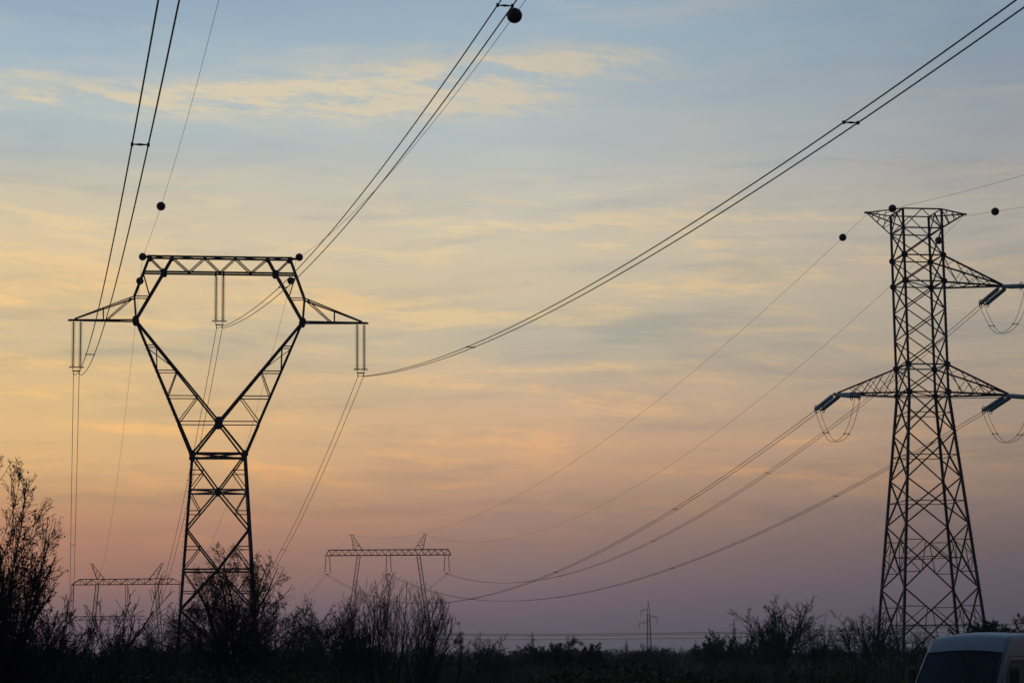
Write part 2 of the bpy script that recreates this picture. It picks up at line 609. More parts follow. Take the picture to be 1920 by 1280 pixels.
def build_delta_pylon():
    t = empty('delta_pylon', T1, T1Y, T1T)
    tag(t, 'tall steel pylon with a V-shaped waist and flat bridge, nearest on the left', 'pylon')
    hw = lambda z: 2.0 + (17.8 - z) * 0.067
    HD = [(0, 3.19), (17.8, 2.0), (20.34, 1.3), (22.33, 1.0), (24.3, .78), (28.2, .57), (33, .55), (40, .55)]
    hd = lambda z: interp(z, HD)
    lv = [0.0, 6.1, 9.08, 12.19, 15.06, 17.8]
    WB = 0.16
    # four legs
    for sx in (-1, 1):
        for sy in (-1, 1):
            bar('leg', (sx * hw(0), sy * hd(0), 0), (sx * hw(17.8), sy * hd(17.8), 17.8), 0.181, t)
    # lower body bracing on the four faces
    for face in range(4):
        def P(s, z):
            if face == 0: return (s * hw(z), -hd(z), z)
            if face == 1: return (s * hw(z), hd(z), z)
            if face == 2: return (-hw(z), s * hd(z), z)
            return (hw(z), s * hd(z), z)

        def C(z):
            if face == 0: return (0, -hd(z), z)
            if face == 1: return (0, hd(z), z)
            if face == 2: return (-hw(z), 0, z)
            return (hw(z), 0, z)
        w1, w2 = 0.12, 0.07
        # upper pair of K panels meeting at 15.06 and lower pair at 9.08
        for zc, za, zb in ((15.06, 17.8, 12.19), (9.08, 12.19, 6.1)):
            for s in (-1, 1):
                bar('brace', P(s, za), C(zc), w1, t)
                bar('brace', C(zc), P(s, zb), w1, t)
                if face < 2:
                    # redundant members
                    for z0, zq in ((za, za - (za - zc) * 0.45), (zb, zb + (zc - zb) * 0.45)):
                        k = 0.45
                        q = lerp(P(s, z0), C(zc), k)
                        bar('brace', (P(s, zq)[0], P(s, zq)[1], q[2]), q, w2, t)
                        bar('brace', q, P(s, zc if abs(zq - z0) < 99 else zc), w2, t)
            bar('horizontal', P(-1, zc), P(1, zc), 0.129, t)
        bar('horizontal', P(-1, 17.8), P(1, 17.8), 0.198, t)
        # foot panel
        for s in (-1, 1):
            bar('brace', P(s, 6.1), P(-s, 0.3), w1, t)
        bar('horizontal', P(-1, 6.1), P(1, 6.1), w2, t)
        if face < 2:
            y = -hd(15.06) if face == 0 else hd(15.06)
            plate((0, y, 15.06), .38, .38, t)
            y = -hd(9.08) if face == 0 else hd(9.08)
            plate((0, y, 9.08), .3, .3, t)
    for sx in (-1, 1):
        bar('brace', (sx * 2.0, -2.0, 17.8), (-sx * 2.0, 2.0, 17.8), 0.103, t)
        bar('brace', (sx * 2.22, -2.2, 15.06), (-sx * 2.22, 2.2, 15.06), 0.090, t)
    # the V
    xo = lambda z: 2.0 + (z - 17.8) * (6.38 - 2.0) / (28.2 - 17.8)
    xi = lambda z: (z - 20.34) * 6.38 / (28.2 - 20.34)
    zs = [20.34, 22.33, 24.3, 26.25]
    for sy in (-1, 1):
        Y_ = lambda z: sy * hd(z)
        for sx in (-1, 1):
            bar('leg', (sx * 2.0, Y_(17.8), 17.8), (sx * xo(20.34), Y_(20.34), 20.34), 0.172, t)
            bar('leg', (sx * xo(20.34), Y_(20.34), 20.34), (sx * 6.38, Y_(28.2), 28.2), 0.155, t)
            bar('leg', (0, Y_(20.34), 20.34), (sx * 6.38, Y_(28.2), 28.2), 0.146, t)
            bar('brace', (sx * 2.0, Y_(17.8), 17.8), (0, Y_(20.34), 20.34), 0.146, t)
            for a, z in enumerate(zs):
                bar('horizontal', (sx * max(xi(z), 0.0), Y_(z), z), (sx * xo(z), Y_(z), z), 0.075, t)
            # zigzag
            bar('brace', (sx * xo(20.34), Y_(20.34), 20.34), (sx * xi(22.33), Y_(22.33), 22.33), 0.070, t)
            bar('brace', (sx * xo(22.33), Y_(22.33), 22.33), (sx * xi(24.3), Y_(24.3), 24.3), 0.070, t)
            bar('brace', (sx * xo(24.3), Y_(24.3), 24.3), (sx * xi(26.25), Y_(26.25), 26.25), 0.070, t)
            plate((sx * 6.38, Y_(28.2), 28.2), .5, .62, t)
            plate((sx * 2.0, Y_(17.8), 17.84), .46, .5, t)
            # head: shoulder, outer and inner uprights
            y = Y_(30)
            bar('upright', (sx * 6.38, y, 28.2), (sx * 6.52, y, 30.04), 0.129, t)
            bar('upright', (sx * 6.52, y, 30.04), (sx * 5.42, y, 33.12), 0.120, t)
            bar('upright', (sx * 6.40, y, 28.2), (sx * 4.28, y, 31.97), 0.146, t)
            bar('upright', (sx * 4.28, y, 31.97), (sx * 3.66, y, 33.12), 0.146, t)
            bar('brace', (sx * 6.52, y, 30.04), (sx * 5.33, y, 30.04), 0.075, t)
            bar('brace', (sx * 5.86, y, 31.97), (sx * 5.33, y, 30.1), 0.080, t)
            plate((sx * 4.28, y, 31.97), .46, .5, t)
            plate((sx * 5.4, y, 33.1), .4, .34, t)
            plate((sx * 3.66, y, 33.12), .3, .26, t)
        plate((0, Y_(20.34), 20.36), .6, .72, t)
        if sy == -1:
            pass
    # cross ties between the two faces
    for sx in (-1, 1):
        for z, xf in ((20.34, xo), (22.33, xo), (24.3, xo), (26.25, xo)):
            bar('brace', (sx * xf(z), -hd(z), z), (sx * xf(z), hd(z), z), 0.070, t)
        for x, z in ((6.38, 28.2), (6.52, 30.04), (5.86, 31.97), (5.42, 33.12), (4.28, 31.97)):
            bar('brace', (sx * x, -.5, z), (sx * x, .5, z), 0.080, t)
        bar('brace', (sx * xi(24.3), -hd(24.3), 24.3), (sx * xo(26.25), hd(26.25), 26.25), 0.060, t)
    # bridge
    br = bars_mesh('bridge', [((-5.42, y, 33.18), (5.42, y, 33.18), .13) for y in (-.5, .5)]
                   + [((-5.86, y, 31.97), (5.86, y, 31.97), .13) for y in (-.5, .5)], t)
    tops = [-5.42, -3.66, -1.17, 1.17, 3.66, 5.42]
    bots = [-4.28, -2.37, 0.0, 2.37, 4.28]
    for y in (-.5, .5):
        for i, b in enumerate(bots):
            for tp in (tops[i], tops[i + 1]):
                if abs(b) == 4.28 and abs(tp) == 3.66:
                    continue
                bar('brace', (tp, y, 33.14), (b, y, 32.0), 0.085, br)
    for k in range(6):
        bar('brace', (tops[k], -.5, 33.12), (tops[k], .5, 33.12), 0.070, br)
    for k in range(5):
        bar('brace', (bots[k], -.5, 31.97), (bots[k], .5, 31.97), 0.070, br)
        bar('brace', (tops[k], -.5, 33.18), (tops[k + 1], .5, 33.18), 0.050, br)
    for x in (-.3, .3):
        box('hanger_plate', (x - 0.02, 0, 31.9), (.16, 1.0, .16), br, M_STEEL)
    # ground-wire brackets on the ends of the bridge
    for sx in (-1, 1):
        bars_mesh('earth_wire_bracket', [((sx * 5.4, -.4, 33.2), (sx * 6.15, 0, 33.18), .09), ((sx * 5.4, .4, 33.2), (sx * 6.15, 0, 33.18), .09)], t)
    # side crossarms
    for sx in (-1, 1):
        tip = (sx * 11.22, 0, 28.22)
        arm = bars_mesh('crossarm', [((sx * 6.52, y, 30.04), (sx * 11.0, y * .3, 28.3), .09) for y in (-.5, .5)]
                        + [((sx * 6.38, y, 28.2), (sx * 11.4, y * .3, 28.2), .12) for y in (-.5, .5)]
                        + [((sx * 6.5, 0, 29.9), (sx * 11.0, 0, 28.3), .07)], t)
        for y in (-.5, .5):
            bar('brace', (sx * 6.75, y, 29.9), (sx * 8.6, y * .72, 28.22), 0.075, arm)
            bar('brace', (sx * 8.85, y * .7, 28.22), (sx * 8.85, y * .7, 29.17), 0.070, arm)
        for x in (7.6, 8.8, 10.0):
            f = 1 - (x - 6.38) / 7.2
            bar('brace', (sx * x, -.5 * f, 28.2), (sx * x, .5 * f, 28.2), 0.060, arm)
        box('tip_plate', (sx * 11.15, 0, 28.2), (.7, .34, .1), arm, M_STEEL)
    # step bolts up one leg
    V, F = [], []
    for i in range(60):
        z = 1.5 + i * 0.42
        if z < 17.8:
            x, y = -hw(z), -hd(z)
        else:
            x, y = -xo(z), -hd(z)
        box_data(V, F, (x - 0.12, y, z), (.2, .025, .025))
    me = bpy.data.meshes.new('step_bolts')
    me.from_pydata(V, [], F)
    o = link('step_bolts', me, t, M_STEEL)
    o['kind'] = 'stuff'
    # concrete feet
    for sx in (-1, 1):
        for sy in (-1, 1):
            box('footing', (sx * hw(0), sy * hd(0), -.05), (.7, .7, .7), t, M_GROUND)
    return t


build_delta_pylon()


def local(base, yaw, tilt, p):
    x = p[0] * math.cos(tilt) + p[2] * math.sin(tilt)
    z = -p[0] * math.sin(tilt) + p[2] * math.cos(tilt)
    return Vector((base[0] + x * math.cos(yaw) - p[1] * math.sin(yaw), base[1] + x * math.sin(yaw) + p[1] * math.cos(yaw), base[2] + z))


L1 = lambda *p: local(T1, T1Y, T1T, p)


# ------------------------------------------------------------------ insulators
def ins_profile(L, n, R_, r):
    pr = [(0.025, 0)]
    st = L / n
    for i in range(n):
        z = i * st
        pr += [(r, z + st * .12), (r * 1.1, z + st * .42), (R_ * .6, z + st * .5), (R_, z + st * .6), (R_ * .96, z + st * .68), (r, z + st * .70)]
    pr.append((0.025, L))
    return pr


SUSP = lathe('insulator_discs', ins_profile(3.45, 22, 0.17, 0.034), 10)
SUSP.materials.append(M_PORC)
TENS = lathe('insulator_discs', ins_profile(3.5, 24, 0.165, 0.06), 14)
TENS.materials.append(M_GLASSINS)
RING = torus_mesh('corona_ring', 0.27, 0.025)
RING.materials.append(M_FIT)
RINGB = torus_mesh('corona_ring', 0.30, 0.028)
RINGB.materials.append(M_FIT)


def suspension_set(x, z, yl, label):
    """two parallel strings with rings, a yoke and two clamps, hanging from the pylon"""
    root = empty('suspension_insulator_set', L1(x, 0, z), T1Y)
    tag(root, label, 'insulator', 'twin insulator strings on the nearest left pylon')
    for dx in (-.27, .27):
        o = link('insulator_string', SUSP, root)
        o.rotation_euler = (math.pi, 0, 0)
        o.location = (dx, 0, -.12)
        link('corona_ring', RING, root).location = (dx * 1.05, 0, -3.62)
        box('shackle', (dx, 0, -.05), (.05, .05, .2), root, M_FIT)
        box('link', (dx, 0, -3.72), (.045, .045, .35), root, M_FIT)
        box('clamp', (dx * .8, -.02, -4.1), (.07, .35, .09), root, M_FIT)
        box('clamp_hanger', (dx * .8, 0, -4.0), (.035, .035, .22), root, M_FIT)
    box('yoke_plate', (0, 0, -3.9), (.62, .03, .09), root, M_FIT)
    return root


suspension_set(-10.80, 28.2, 0, 'leftmost pair of ribbed insulator strings, under the near left pylon left crossarm')
suspension_set(-.01, 31.87, 0, 'middle pair of ribbed insulator strings, hanging inside the bridge of the near left pylon')
suspension_set(10.90, 28.2, 0, 'right-hand pair of ribbed insulator strings, under the near left pylon right crossarm')


# ------------------------------------------------------------------ wires
BALL = lathe('ball_shell', [(0.001, -.3)] + [(.3 * math.cos(a), .3 * math.sin(a)) for a in np.linspace(-1.5, 1.5, 17)] + [(0.001, .3)], 28)
BALL.materials.append(M_BALL)
BSEAM = torus_mesh('ball_seam', 0.30, 0.008, 24, 4)
BSEAM.materials.append(M_FIT)


def ball(p, d, label, group='round marker balls on the earth wires'):
    o = empty('marker_ball', p)
    o.rotation_euler = Vector(d).to_track_quat('Z', 'Y').to_euler()
    tag(o, label, 'marker ball', group)
    link('ball_shell', BALL, o)
    s = link('ball_seam', BSEAM, o)
    s.rotation_euler = (R(90), 0, 0)
    for k in (-1, 1):
        c = box('wire_grip', (0, 0, k * .34), (.05, .05, .12), o, M_FIT)
    return o


def spacer(parent, p, side, d, sep):
    """rigid twin-bundle spacer: a slightly fat middle and two clamps"""
    rot = Matrix((side, d, side.cross(d))).transposed()
    mp = [(-sep / 2, 0.018), (-sep / 2 + .08, .02), (0, .035), (sep / 2 - .08, .02), (sep / 2, .018)]
    segs = []
    for (x0, r0), (x1, r1) in zip(mp, mp[1:]):
        segs.append([*(p + side * x0), *(p + side * x1), r0, r1])
    V, F = [], []
    me = prisms('spacer', segs, 6)
    o = link('spacer', me, parent, M_FIT)
    for k in (-1, 1):
        V, F = [], []
        box_data(V, F, p + side * (k * sep / 2), (.07, .11, .09), rot)
        m2 = bpy.data.meshes.new('spacer_clamp')
        m2.from_pydata(V, [], F)
        link('spacer_clamp', m2, o, M_FIT)
    return o


def side_of(a, b):
    d = (b - a)
    d.z = 0
    d.normalize()
    return Vector((d.y, -d.x, 0)), d


SEP = 0.43


def bundle(name, pts, label, group, spacers=(), r=0.022, cat='power line', sep=SEP, twist=None):
    """twin conductor: two wires and their spacers move together"""
    pts = [Vector(p) for p in pts]
    root = empty(name, pts[0])
    tag(root, label, cat, group)
    side, d = side_of(pts[0], pts[-1])
    o0 = pts[0]
    for k in (-1, 1):
        q = [tuple(p - o0 + side * (k * sep / 2)) for p in pts]
        link('wire', tube_path('wire', q, r), root, M_WIRE)
    L = [(p - pts[0]).xy.length for p in pts]
    for s in spacers:
        for i in range(len(L) - 1):
            if L[i] <= s <= L[i + 1]:
                f = (s - L[i]) / (L[i + 1] - L[i])
                p = pts[i].lerp(pts[i + 1], f) - o0
                spacer(root, p, side, (pts[i + 1] - pts[i]).normalized(), sep)
                break
    return root


def near_pts(A, deg, b, a, smax, n=90):
    c, s_ = math.cos(R(deg)), math.sin(R(deg))
    o = []
    for i in range(n + 1):
        s = smax * i / n
        o.append(Vector((A[0] + s * c, A[1] + s * s_, A[2] + b * s + a * s * s)))
    return o


def span_pts(A, B, sag, n=90):
    A, B = Vector(A), Vector(B)
    o = []
    for i in range(n + 1):
        t = i / n
        p = A.lerp(B, t)
        p.z -= 4 * sag * t * (1 - t)
        o.append(p)
    return o


def at_len(pts, s):
    acc = 0
    for i in range(len(pts) - 1):
        l = (pts[i + 1] - pts[i]).xy.length
        if acc + l >= s:
            return pts[i].lerp(pts[i + 1], (s - acc) / l), (pts[i + 1] - pts[i]).normalized()
        acc += l
    return pts[-1], (pts[-1] - pts[-2]).normalized()


def single(name, pts, label, group, r=0.0115):
    pts = [Vector(p) for p in pts]
    me = tube_path(name, [tuple(p - pts[0]) for p in pts], r, 5)
    o = link(name, me, None, M_WIRE)
    o.location = pts[0]
    tag(o, label, 'earth wire', group)
    return o


G_L = 'conductors of the left line'
LP, MP, RP = L1(-10.80, 0, 24.02), L1(-.01, 0, 27.69), L1(10.90, 0, 24.02)
LG, RG = L1(-5.95, 0, 33.14), L1(5.91, 0, 33.22)
NEAR = {'LP': (LP, -78.1, -.1341, 5.434e-4, [51.4, 113.3, 176], 'thick twin wires rising from the near left pylon left crossarm to the top edge'),
        'MP': (MP, -78.4, -.1290, 5.696e-4, [49.1, 111.8, 172], 'twin wires from inside the bridge of the near left pylon up to the top centre'),
        'RP': (RP, -78.8, -.1169, 5.093e-4, [48.6, 111.4, 173], 'long twin wires sweeping from the near left pylon to the top right corner')}
for k, (A, deg, b, a, sp, lab) in NEAR.items():
    bundle('conductor_bundle', near_pts(A, deg, b, a, 240), lab, G_L, sp)
YL = 450.0
ENDL = {'LP': (-88.59, YL, 13.8), 'MP': (-77.6, YL, 13.97), 'RP': (-66.9, YL, 13.86)}
bundle('conductor_bundle', span_pts(LP, ENDL['LP'], 12.1), 'twin wires dropping almost straight down from the near left pylon left insulators', G_L, [58, 120, 190])
bundle('conductor_bundle', span_pts(MP, ENDL['MP'], 12.85), 'twin wires falling from the middle of the near left pylon past its left leg', G_L, [90, 150, 210])
bundle('conductor_bundle', span_pts(RP, ENDL['RP'], 11.45), 'twin wires falling from the near left pylon right crossarm behind the leafy tree', G_L, [63, 125, 190])
G_E = 'thin earth wires'
p = near_pts(LG, -77.7, -.0537, 7.457e-4, 240)
single('earth_wire', p, 'thin wire rising from the left end of the near pylon bridge to the top edge', G_E)
q, d = at_len(p, 24.2)
ball(q, d, 'marker ball alone in the sky above the left end of the near pylon bridge')
q, d = at_len(p, .55)
ball(q, d, 'marker ball touching the left end of the near pylon bridge')
p = near_pts(RG, -79.1, -.1224, 5.502e-4, 235)
single('earth_wire', p, 'thin wire running with the twin wires from the right end of the near pylon bridge', G_E)
q, d = at_len(p, 89.6)
ball(q, d, 'largest marker ball, at the top edge of the picture beside the twin wires')
q, d = at_len(p, 2.2)
ball(q, d, 'marker ball touching the right end of the near pylon bridge')
p = span_pts(LG, (-84.4, YL, 22.1), 10.35)
single('earth_wire', p, 'thin wire falling from the near pylon bridge left end to the left portal pylon', G_E)
q, d = at_len(p, 5.2)
ball(q, d, 'marker ball just under the left end of the near pylon bridge, above the crossarm')
p = span_pts(RG, (-70.6, YL, 21.95), 12.2)
single('earth_wire', p, 'thin wire falling from the right end of the bridge behind the near left pylon', G_E)
q, d = at_len(p, 4.6)
ball(q, d, 'marker ball inside the right shoulder of the near left pylon')

# ------------------------------------------------------------------ right pylon (tension tower)
T2 = Vector((31.475, 171.0, 0))
T2Y = 0.1406
L2 = lambda *p: local(T2, T2Y, 0, p)


def build_tension_pylon():
    t = empty('tension_pylon', T2, T2Y)
    tag(t, 'tall square lattice pylon with tapered arms and horned top, right behind the van', 'pylon')
    HW = [(0, 3.51), (7.16, 2.87), (11.97, 2.44), (15.45, 2.11), (18.94, 1.85), (22.01, 1.54), (40, 1.54)]
    h = lambda z: interp(z, HW)
    for sx in (-1, 1):
        for sy in (-1, 1):
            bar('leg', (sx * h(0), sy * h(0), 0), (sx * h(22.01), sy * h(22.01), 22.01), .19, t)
            bar('leg', (sx * 1.54, sy * 1.54, 22.01), (sx * 1.54, sy * 1.54, 36.2), .16, t)
            box('footing', (sx * h(0), sy * h(0), -.05), (.8, .8, .7), t, M_GROUND)
            for z in (30.57, 32.59, 22.01, 24.13):
                plate((sx * 1.54, sy * 1.54 - .08, z), .5, .46, t)
    lv = [1.7, 7.16, 11.97, 15.45, 18.94, 22.01, 24.13, 26.28, 28.42, 30.57, 32.59, 34.71, 36.2]

    def F_(face):
        def P(s, z):
            k = h(z)
            return {0: (s * k, -k, z), 1: (k, s * k, z), 2: (-s * k, k, z), 3: (-k, -s * k, z)}[face]
        return P
    for face in range(4):
        P = F_(face)
        for i in range(len(lv) - 1):
            z0, z1 = lv[i], lv[i + 1]
            w = .11 if z0 < 21 else .09
            if z1 > 36:
                bar('brace', P(-1, z0), lerp(P(-1, z1), P(1, z1), .5), .07, t)
                bar('brace', P(1, z0), lerp(P(-1, z1), P(1, z1), .5), .07, t)
                continue
            bar('brace', P(-1, z0), P(1, z1), w, t)
            bar('brace', P(1, z0), P(-1, z1), w, t)
        for z in (22.01, 24.13, 30.57, 32.59, 34.71, 36.2):
            bar('horizontal', P(-1, z), P(1, z), .1, t)
        # light rings at the crossings
        for z in (20.45, 17.2, 13.7):
            bar('horizontal', P(-1, z), P(1, z), .06, t)
        # redundant members of the two big panels
        for z0, z1 in ((7.16, 11.97), (1.7, 7.16)):
            for s in (-1, 1):
                for k, zz in ((.25, z0 + (z1 - z0) * .27), (.75, z0 + (z1 - z0) * .73)):
                    q = lerp(P(s, z0), P(-s, z1), k) if k < .5 else lerp(P(-s, z0), P(s, z1), k)
                    legp = P(s, q[2])
                    bar('brace', legp, q, .055, t)
                    mid = P(s, z0 + (z1 - z0) * .5)
                    bar('brace', mid, q, .055, t)
                a = lerp(P(s, z0), P(-s, z1), .27)
                b = lerp(P(-s, z0), P(s, z1), .73)
                bar('brace', a, b, .05, t)
        # foot
        bar('brace', P(-1, 1.7), lerp(P(-1, .2), P(1, .2), .04), .09, t)
        c = lerp(P(-1, 1.7), P(1, 1.7), .5)
        bar('brace', c, P(-1, .2), .1, t)
        bar('brace', c, P(1, .2), .1, t)
        bar('horizontal', P(-1, 1.7), P(1, 1.7), .1, t)
    # plan diamond at ring level
    for z in (9.5, 4.4):
        k = h(z)
        pts = [(0, -k, z), (k, 0, z), (0, k, z), (-k, 0, z)]
        for i in range(4):
            bar('brace', pts[i], pts[(i + 1) % 4], .055, t)
    for z in (22.01, 30.57):
        bar('brace', (-1.54, -1.54, z), (1.54, 1.54, z), .07, t)

    def arm(sx, zb, zt, L, name='crossarm'):
        tip = (sx * L, 0, zb)
        a = bars_mesh(name, [((sx * 1.54, y, zt), (sx * (L - .1), 0, zb + .08), .12) for y in (-1.54, 1.54)]
                      + [((sx * 1.54, y, zb), (sx * L, y * .05, zb), .13) for y in (-1.54, 1.54)], t)
        n = 4
        T = lambda y, k: lerp((sx * 1.54, y, zt), tip, k)
        B = lambda y, k: lerp((sx * 1.54, y, zb), tip, k)
        for y in (-1.54, 1.54):
            ks = [0.0, .22, .42, .60, .78]
            for i in range(len(ks) - 1):
                bar('brace', T(y, ks[i]), B(y, ks[i + 1]), .05, a)
                if i > 0:
                    bar('brace', B(y, ks[i] + .02), T(y, ks[i + 1]), .045, a)
        for i, k in enumerate((.18, .36, .54, .72)):
            bar('brace', B(-1.54, k), B(1.54, k + .1), .05, a)
            bar('brace', T(-1.54, k), T(1.54, k), .04, a)
            bar('brace', B(1.54, k), B(-1.54, k + .1), .05, a)
        box('tip_plate', (sx * (L - .12), 0, zb), (.75, .5, .14), a, M_STEEL)
        return a
    arm(-1, 21.98, 24.13, 6.78)
    arm(1, 21.98, 24.13, 7.0)
    arm(1, 30.5, 32.59, 6.95)
    for sx in (-1, 1):
        tip = (sx * 3.95, 0, 36.14)
        hn = bars_mesh('earth_wire_horn', [((sx * 1.54, y, 36.2), tip, .09) for y in (-1.54, 1.54)]
                       + [((sx * 1.54, y, 34.71), tip, .1) for y in (-1.54, 1.54)], t)
        for y in (-1.54, 1.54):
            for k in (.3, .55, .78):
                a_, b_ = lerp((sx * 1.54, y, 36.2), tip, k - .1), lerp((sx * 1.54, y, 34.71), tip, k)
                bar('brace', a_, b_, .05, hn)
            bar('brace', (sx * 1.54, y, 36.2), lerp((sx * 1.54, y, 34.71), tip, .35), .05, hn)
        for k in (.3, .6):
            bar('brace', lerp((sx * 1.54, -1.54, 34.71), tip, k), lerp((sx * 1.54, 1.54, 34.71), tip, k), .05, hn)
            bar('brace', lerp((sx * 1.54, -1.54, 36.2), tip, k), lerp((sx * 1.54, 1.54, 36.2), tip, k), .05, hn)
        box('horn_tip', (sx * 3.9, 0, 36.14), (.4, .22, .12), hn, M_STEEL)
    V, F = [], []
    for i in range(79):
        z = 1.6 + i * .43
        k = h(z)
        box_data(V, F, (-k - .1, -k, z), (.2, .025, .025))
        box_data(V, F, (k + .1, -k, z + .2), (.2, .025, .025))
    me = bpy.data.meshes.new('step_bolts')
    me.from_pydata(V, [], F)
    link('step_bolts', me, t, M_STEEL)['kind'] = 'stuff'


build_tension_pylon()


def tension_set(tip, direc, slope, label):
    """two dead-end strings of glass discs side by side from an arm tip; returns the far end"""
    d = Vector((direc[0], direc[1], slope)).normalized()
    root = empty('tension_insulator_set', tip)
    root.rotation_euler = d.to_track_quat('Z', 'Y').to_euler()
    tag(root, label, 'insulator', 'glass dead-end insulator sets on the right pylon')
    # in local frame: z along the string; x lateral
    for sx in (-.28, .28):
        o = link('insulator_string', TENS, root)
        o.location = (sx, 0, .38)
        box('link', (sx * .9, 0, .2), (.05, .05, .42), root, M_FIT)
        for dy in (0,):
            rr = link('corona_ring', RINGB, root)
            rr.location = (sx * 1.08, 0, 3.86)
            rr.rotation_euler = (0, R(90), 0)
        ah = link('arcing_horn', torus_mesh('arcing_horn', .17, .012, 10, 5, 0, math.pi), root, M_FIT)
        ah.location = (sx, 0, .55)
        ah.rotation_euler = (0, R(90), R(90))
    box('yoke_plate', (0, 0, 3.98), (.72, .05, .12), root, M_FIT)
    for sx in (-.215, .215):
        box('dead_end_clamp', (sx, 0, 4.15), (.06, .06, .36), root, M_FIT)
    return tip + d * 4.25


YP = 430.0
tips = {'l': L2(-6.72, 0, 21.92), 'r': L2(6.93, 0, 21.9), 'u': L2(6.88, 0, 30.43)}
ends = {'l': Vector((-35.93, YP, 18.95)), 'r': Vector((-24.21, YP, 18.88)), 'u': Vector((-12.9, YP, 18.78))}
sags = {'l': 9.7, 'r': 9.4, 'u': 9.05}
nm = {'l': 'lower left', 'r': 'lower right', 'u': 'upper right'}
G_R = 'conductors of the right line'
far_sp = {'l': [38, 84, 128, 183], 'r': [32, 82, 133, 187], 'u': [18, 57, 104, 158, 205]}
ND = R(-78.5)
for k in 'lru':
    T_, E_ = tips[k], ends[k]
    d = (E_ - T_)
    d.z = 0
    d.normalize()
    A = tension_set(T_ + Vector((0, .15, 0)), d, -.17, 'glass insulator pair slanting down left from the %s arm of the right pylon' % nm[k])
    bundle('conductor_bundle', span_pts(A, E_, sags[k]), 'twin wires from the right pylon %s arm sagging away to the portal pylon' % nm[k], G_R, far_sp[k])
    dn = Vector((math.cos(ND), math.sin(ND), 0))
    B = tension_set(T_ - Vector((0, .15, 0)), dn, -.15, 'glass insulator pair pointing towards the viewer from the %s arm of the right pylon' % nm[k])
    bundle('conductor_bundle', near_pts(B, -78.5, -.135, 5.6e-4, 230), 'twin wires leaving the %s arm of the right pylon towards the right edge' % nm[k], G_R, [45, 95, 150])
    # slack jumper loop between both dead ends
    A2, B2 = A - Vector((0, 0, .05)), B - Vector((0, 0, .05))
    pts = []
    for i in range(33):
        t = i / 32
        p = A2.lerp(B2, t)
        p.z -= 2.85 * (1 - abs(2 * t - 1) ** 2.4)
        p += Vector((.05 * math.sin(9 * t), 0, 0))
        pts.append(p)
    bundle('jumper_loop', pts, 'slack twin jumper loop hanging under the %s arm of the right pylon' % nm[k], 'jumper loops of the right pylon', [1.6, 6.2], r=.019, cat='cable', sep=.40)

gl, gr = L2(-3.87, 0, 36.05), L2(3.9, 0, 36.0)
p = span_pts(gl, (-31.55, YP, 26.5), 8.5)
single('earth_wire', p, 'thin wire from the right pylon left horn down to the portal pylon left peak', G_E)
q, d = at_len(p, 5.35)
ball(q, d, 'marker ball left of the right pylon, below its left horn')
p = span_pts(gr, (-17.14, YP, 26.35), 9.75)
single('earth_wire', p, 'thin wire from the right pylon right horn down to the portal pylon right peak', G_E)
q, d = at_len(p, 5.25)
ball(q, d, 'marker ball before the right pylon head, under its right horn')
p = near_pts(gl, -79, -.13, 6e-4, 220)
single('earth_wire', p, 'upper thin wire from the right pylon left horn rising to the right edge', G_E)
q, d = at_len(p, 5.4)
ball(q, d, 'marker ball on the top left edge of the right pylon head')
p = near_pts(gr, -79, -.145, 6e-4, 220)
single('earth_wire', p, 'lower thin wire from the right pylon right horn to the right edge', G_E)
q, d = at_len(p, 6.0)
ball(q, d, 'marker ball in the sky at the right edge, right of the pylon horn')


# ------------------------------------------------------------------ far portal pylons
def lattice_column(name, a, b, w0, w1, n, parent, wb=.08):
    """square lattice column between two points"""
    a, b = Vector(a), Vector(b)
    z = (b - a).normalized()
    x = Vector((0, 1, 0)).cross(z).normalized()
    y = z.cross(x)
    lst = []

    def c(i, sx, sy):
        k = i / n
        w = (w0 + (w1 - w0) * k) / 2
        return a.lerp(b, k) + x * sx * w + y * sy * w
    for sx, sy in ((-1, -1), (1, -1), (1, 1), (-1, 1)):
        lst.append((c(0, sx, sy), c(n, sx, sy), wb * 1.5))
    cs = [(-1, -1), (1, -1), (1, 1), (-1, 1)]
    for i in range(n):
        for j in range(4):
            p, q = cs[j], cs[(j + 1) % 4]
            if (i + j) % 2:
                p, q = q, p
            lst.append((c(i, *p), c(i + 1, *q), wb * .7))
    return bars_mesh(name, lst, parent, M_STEELF)


INSF = lathe('insulator_string', ins_profile(3.1, 20, 0.13, 0.05), 6)
INSF.materials.append(M_PORC)


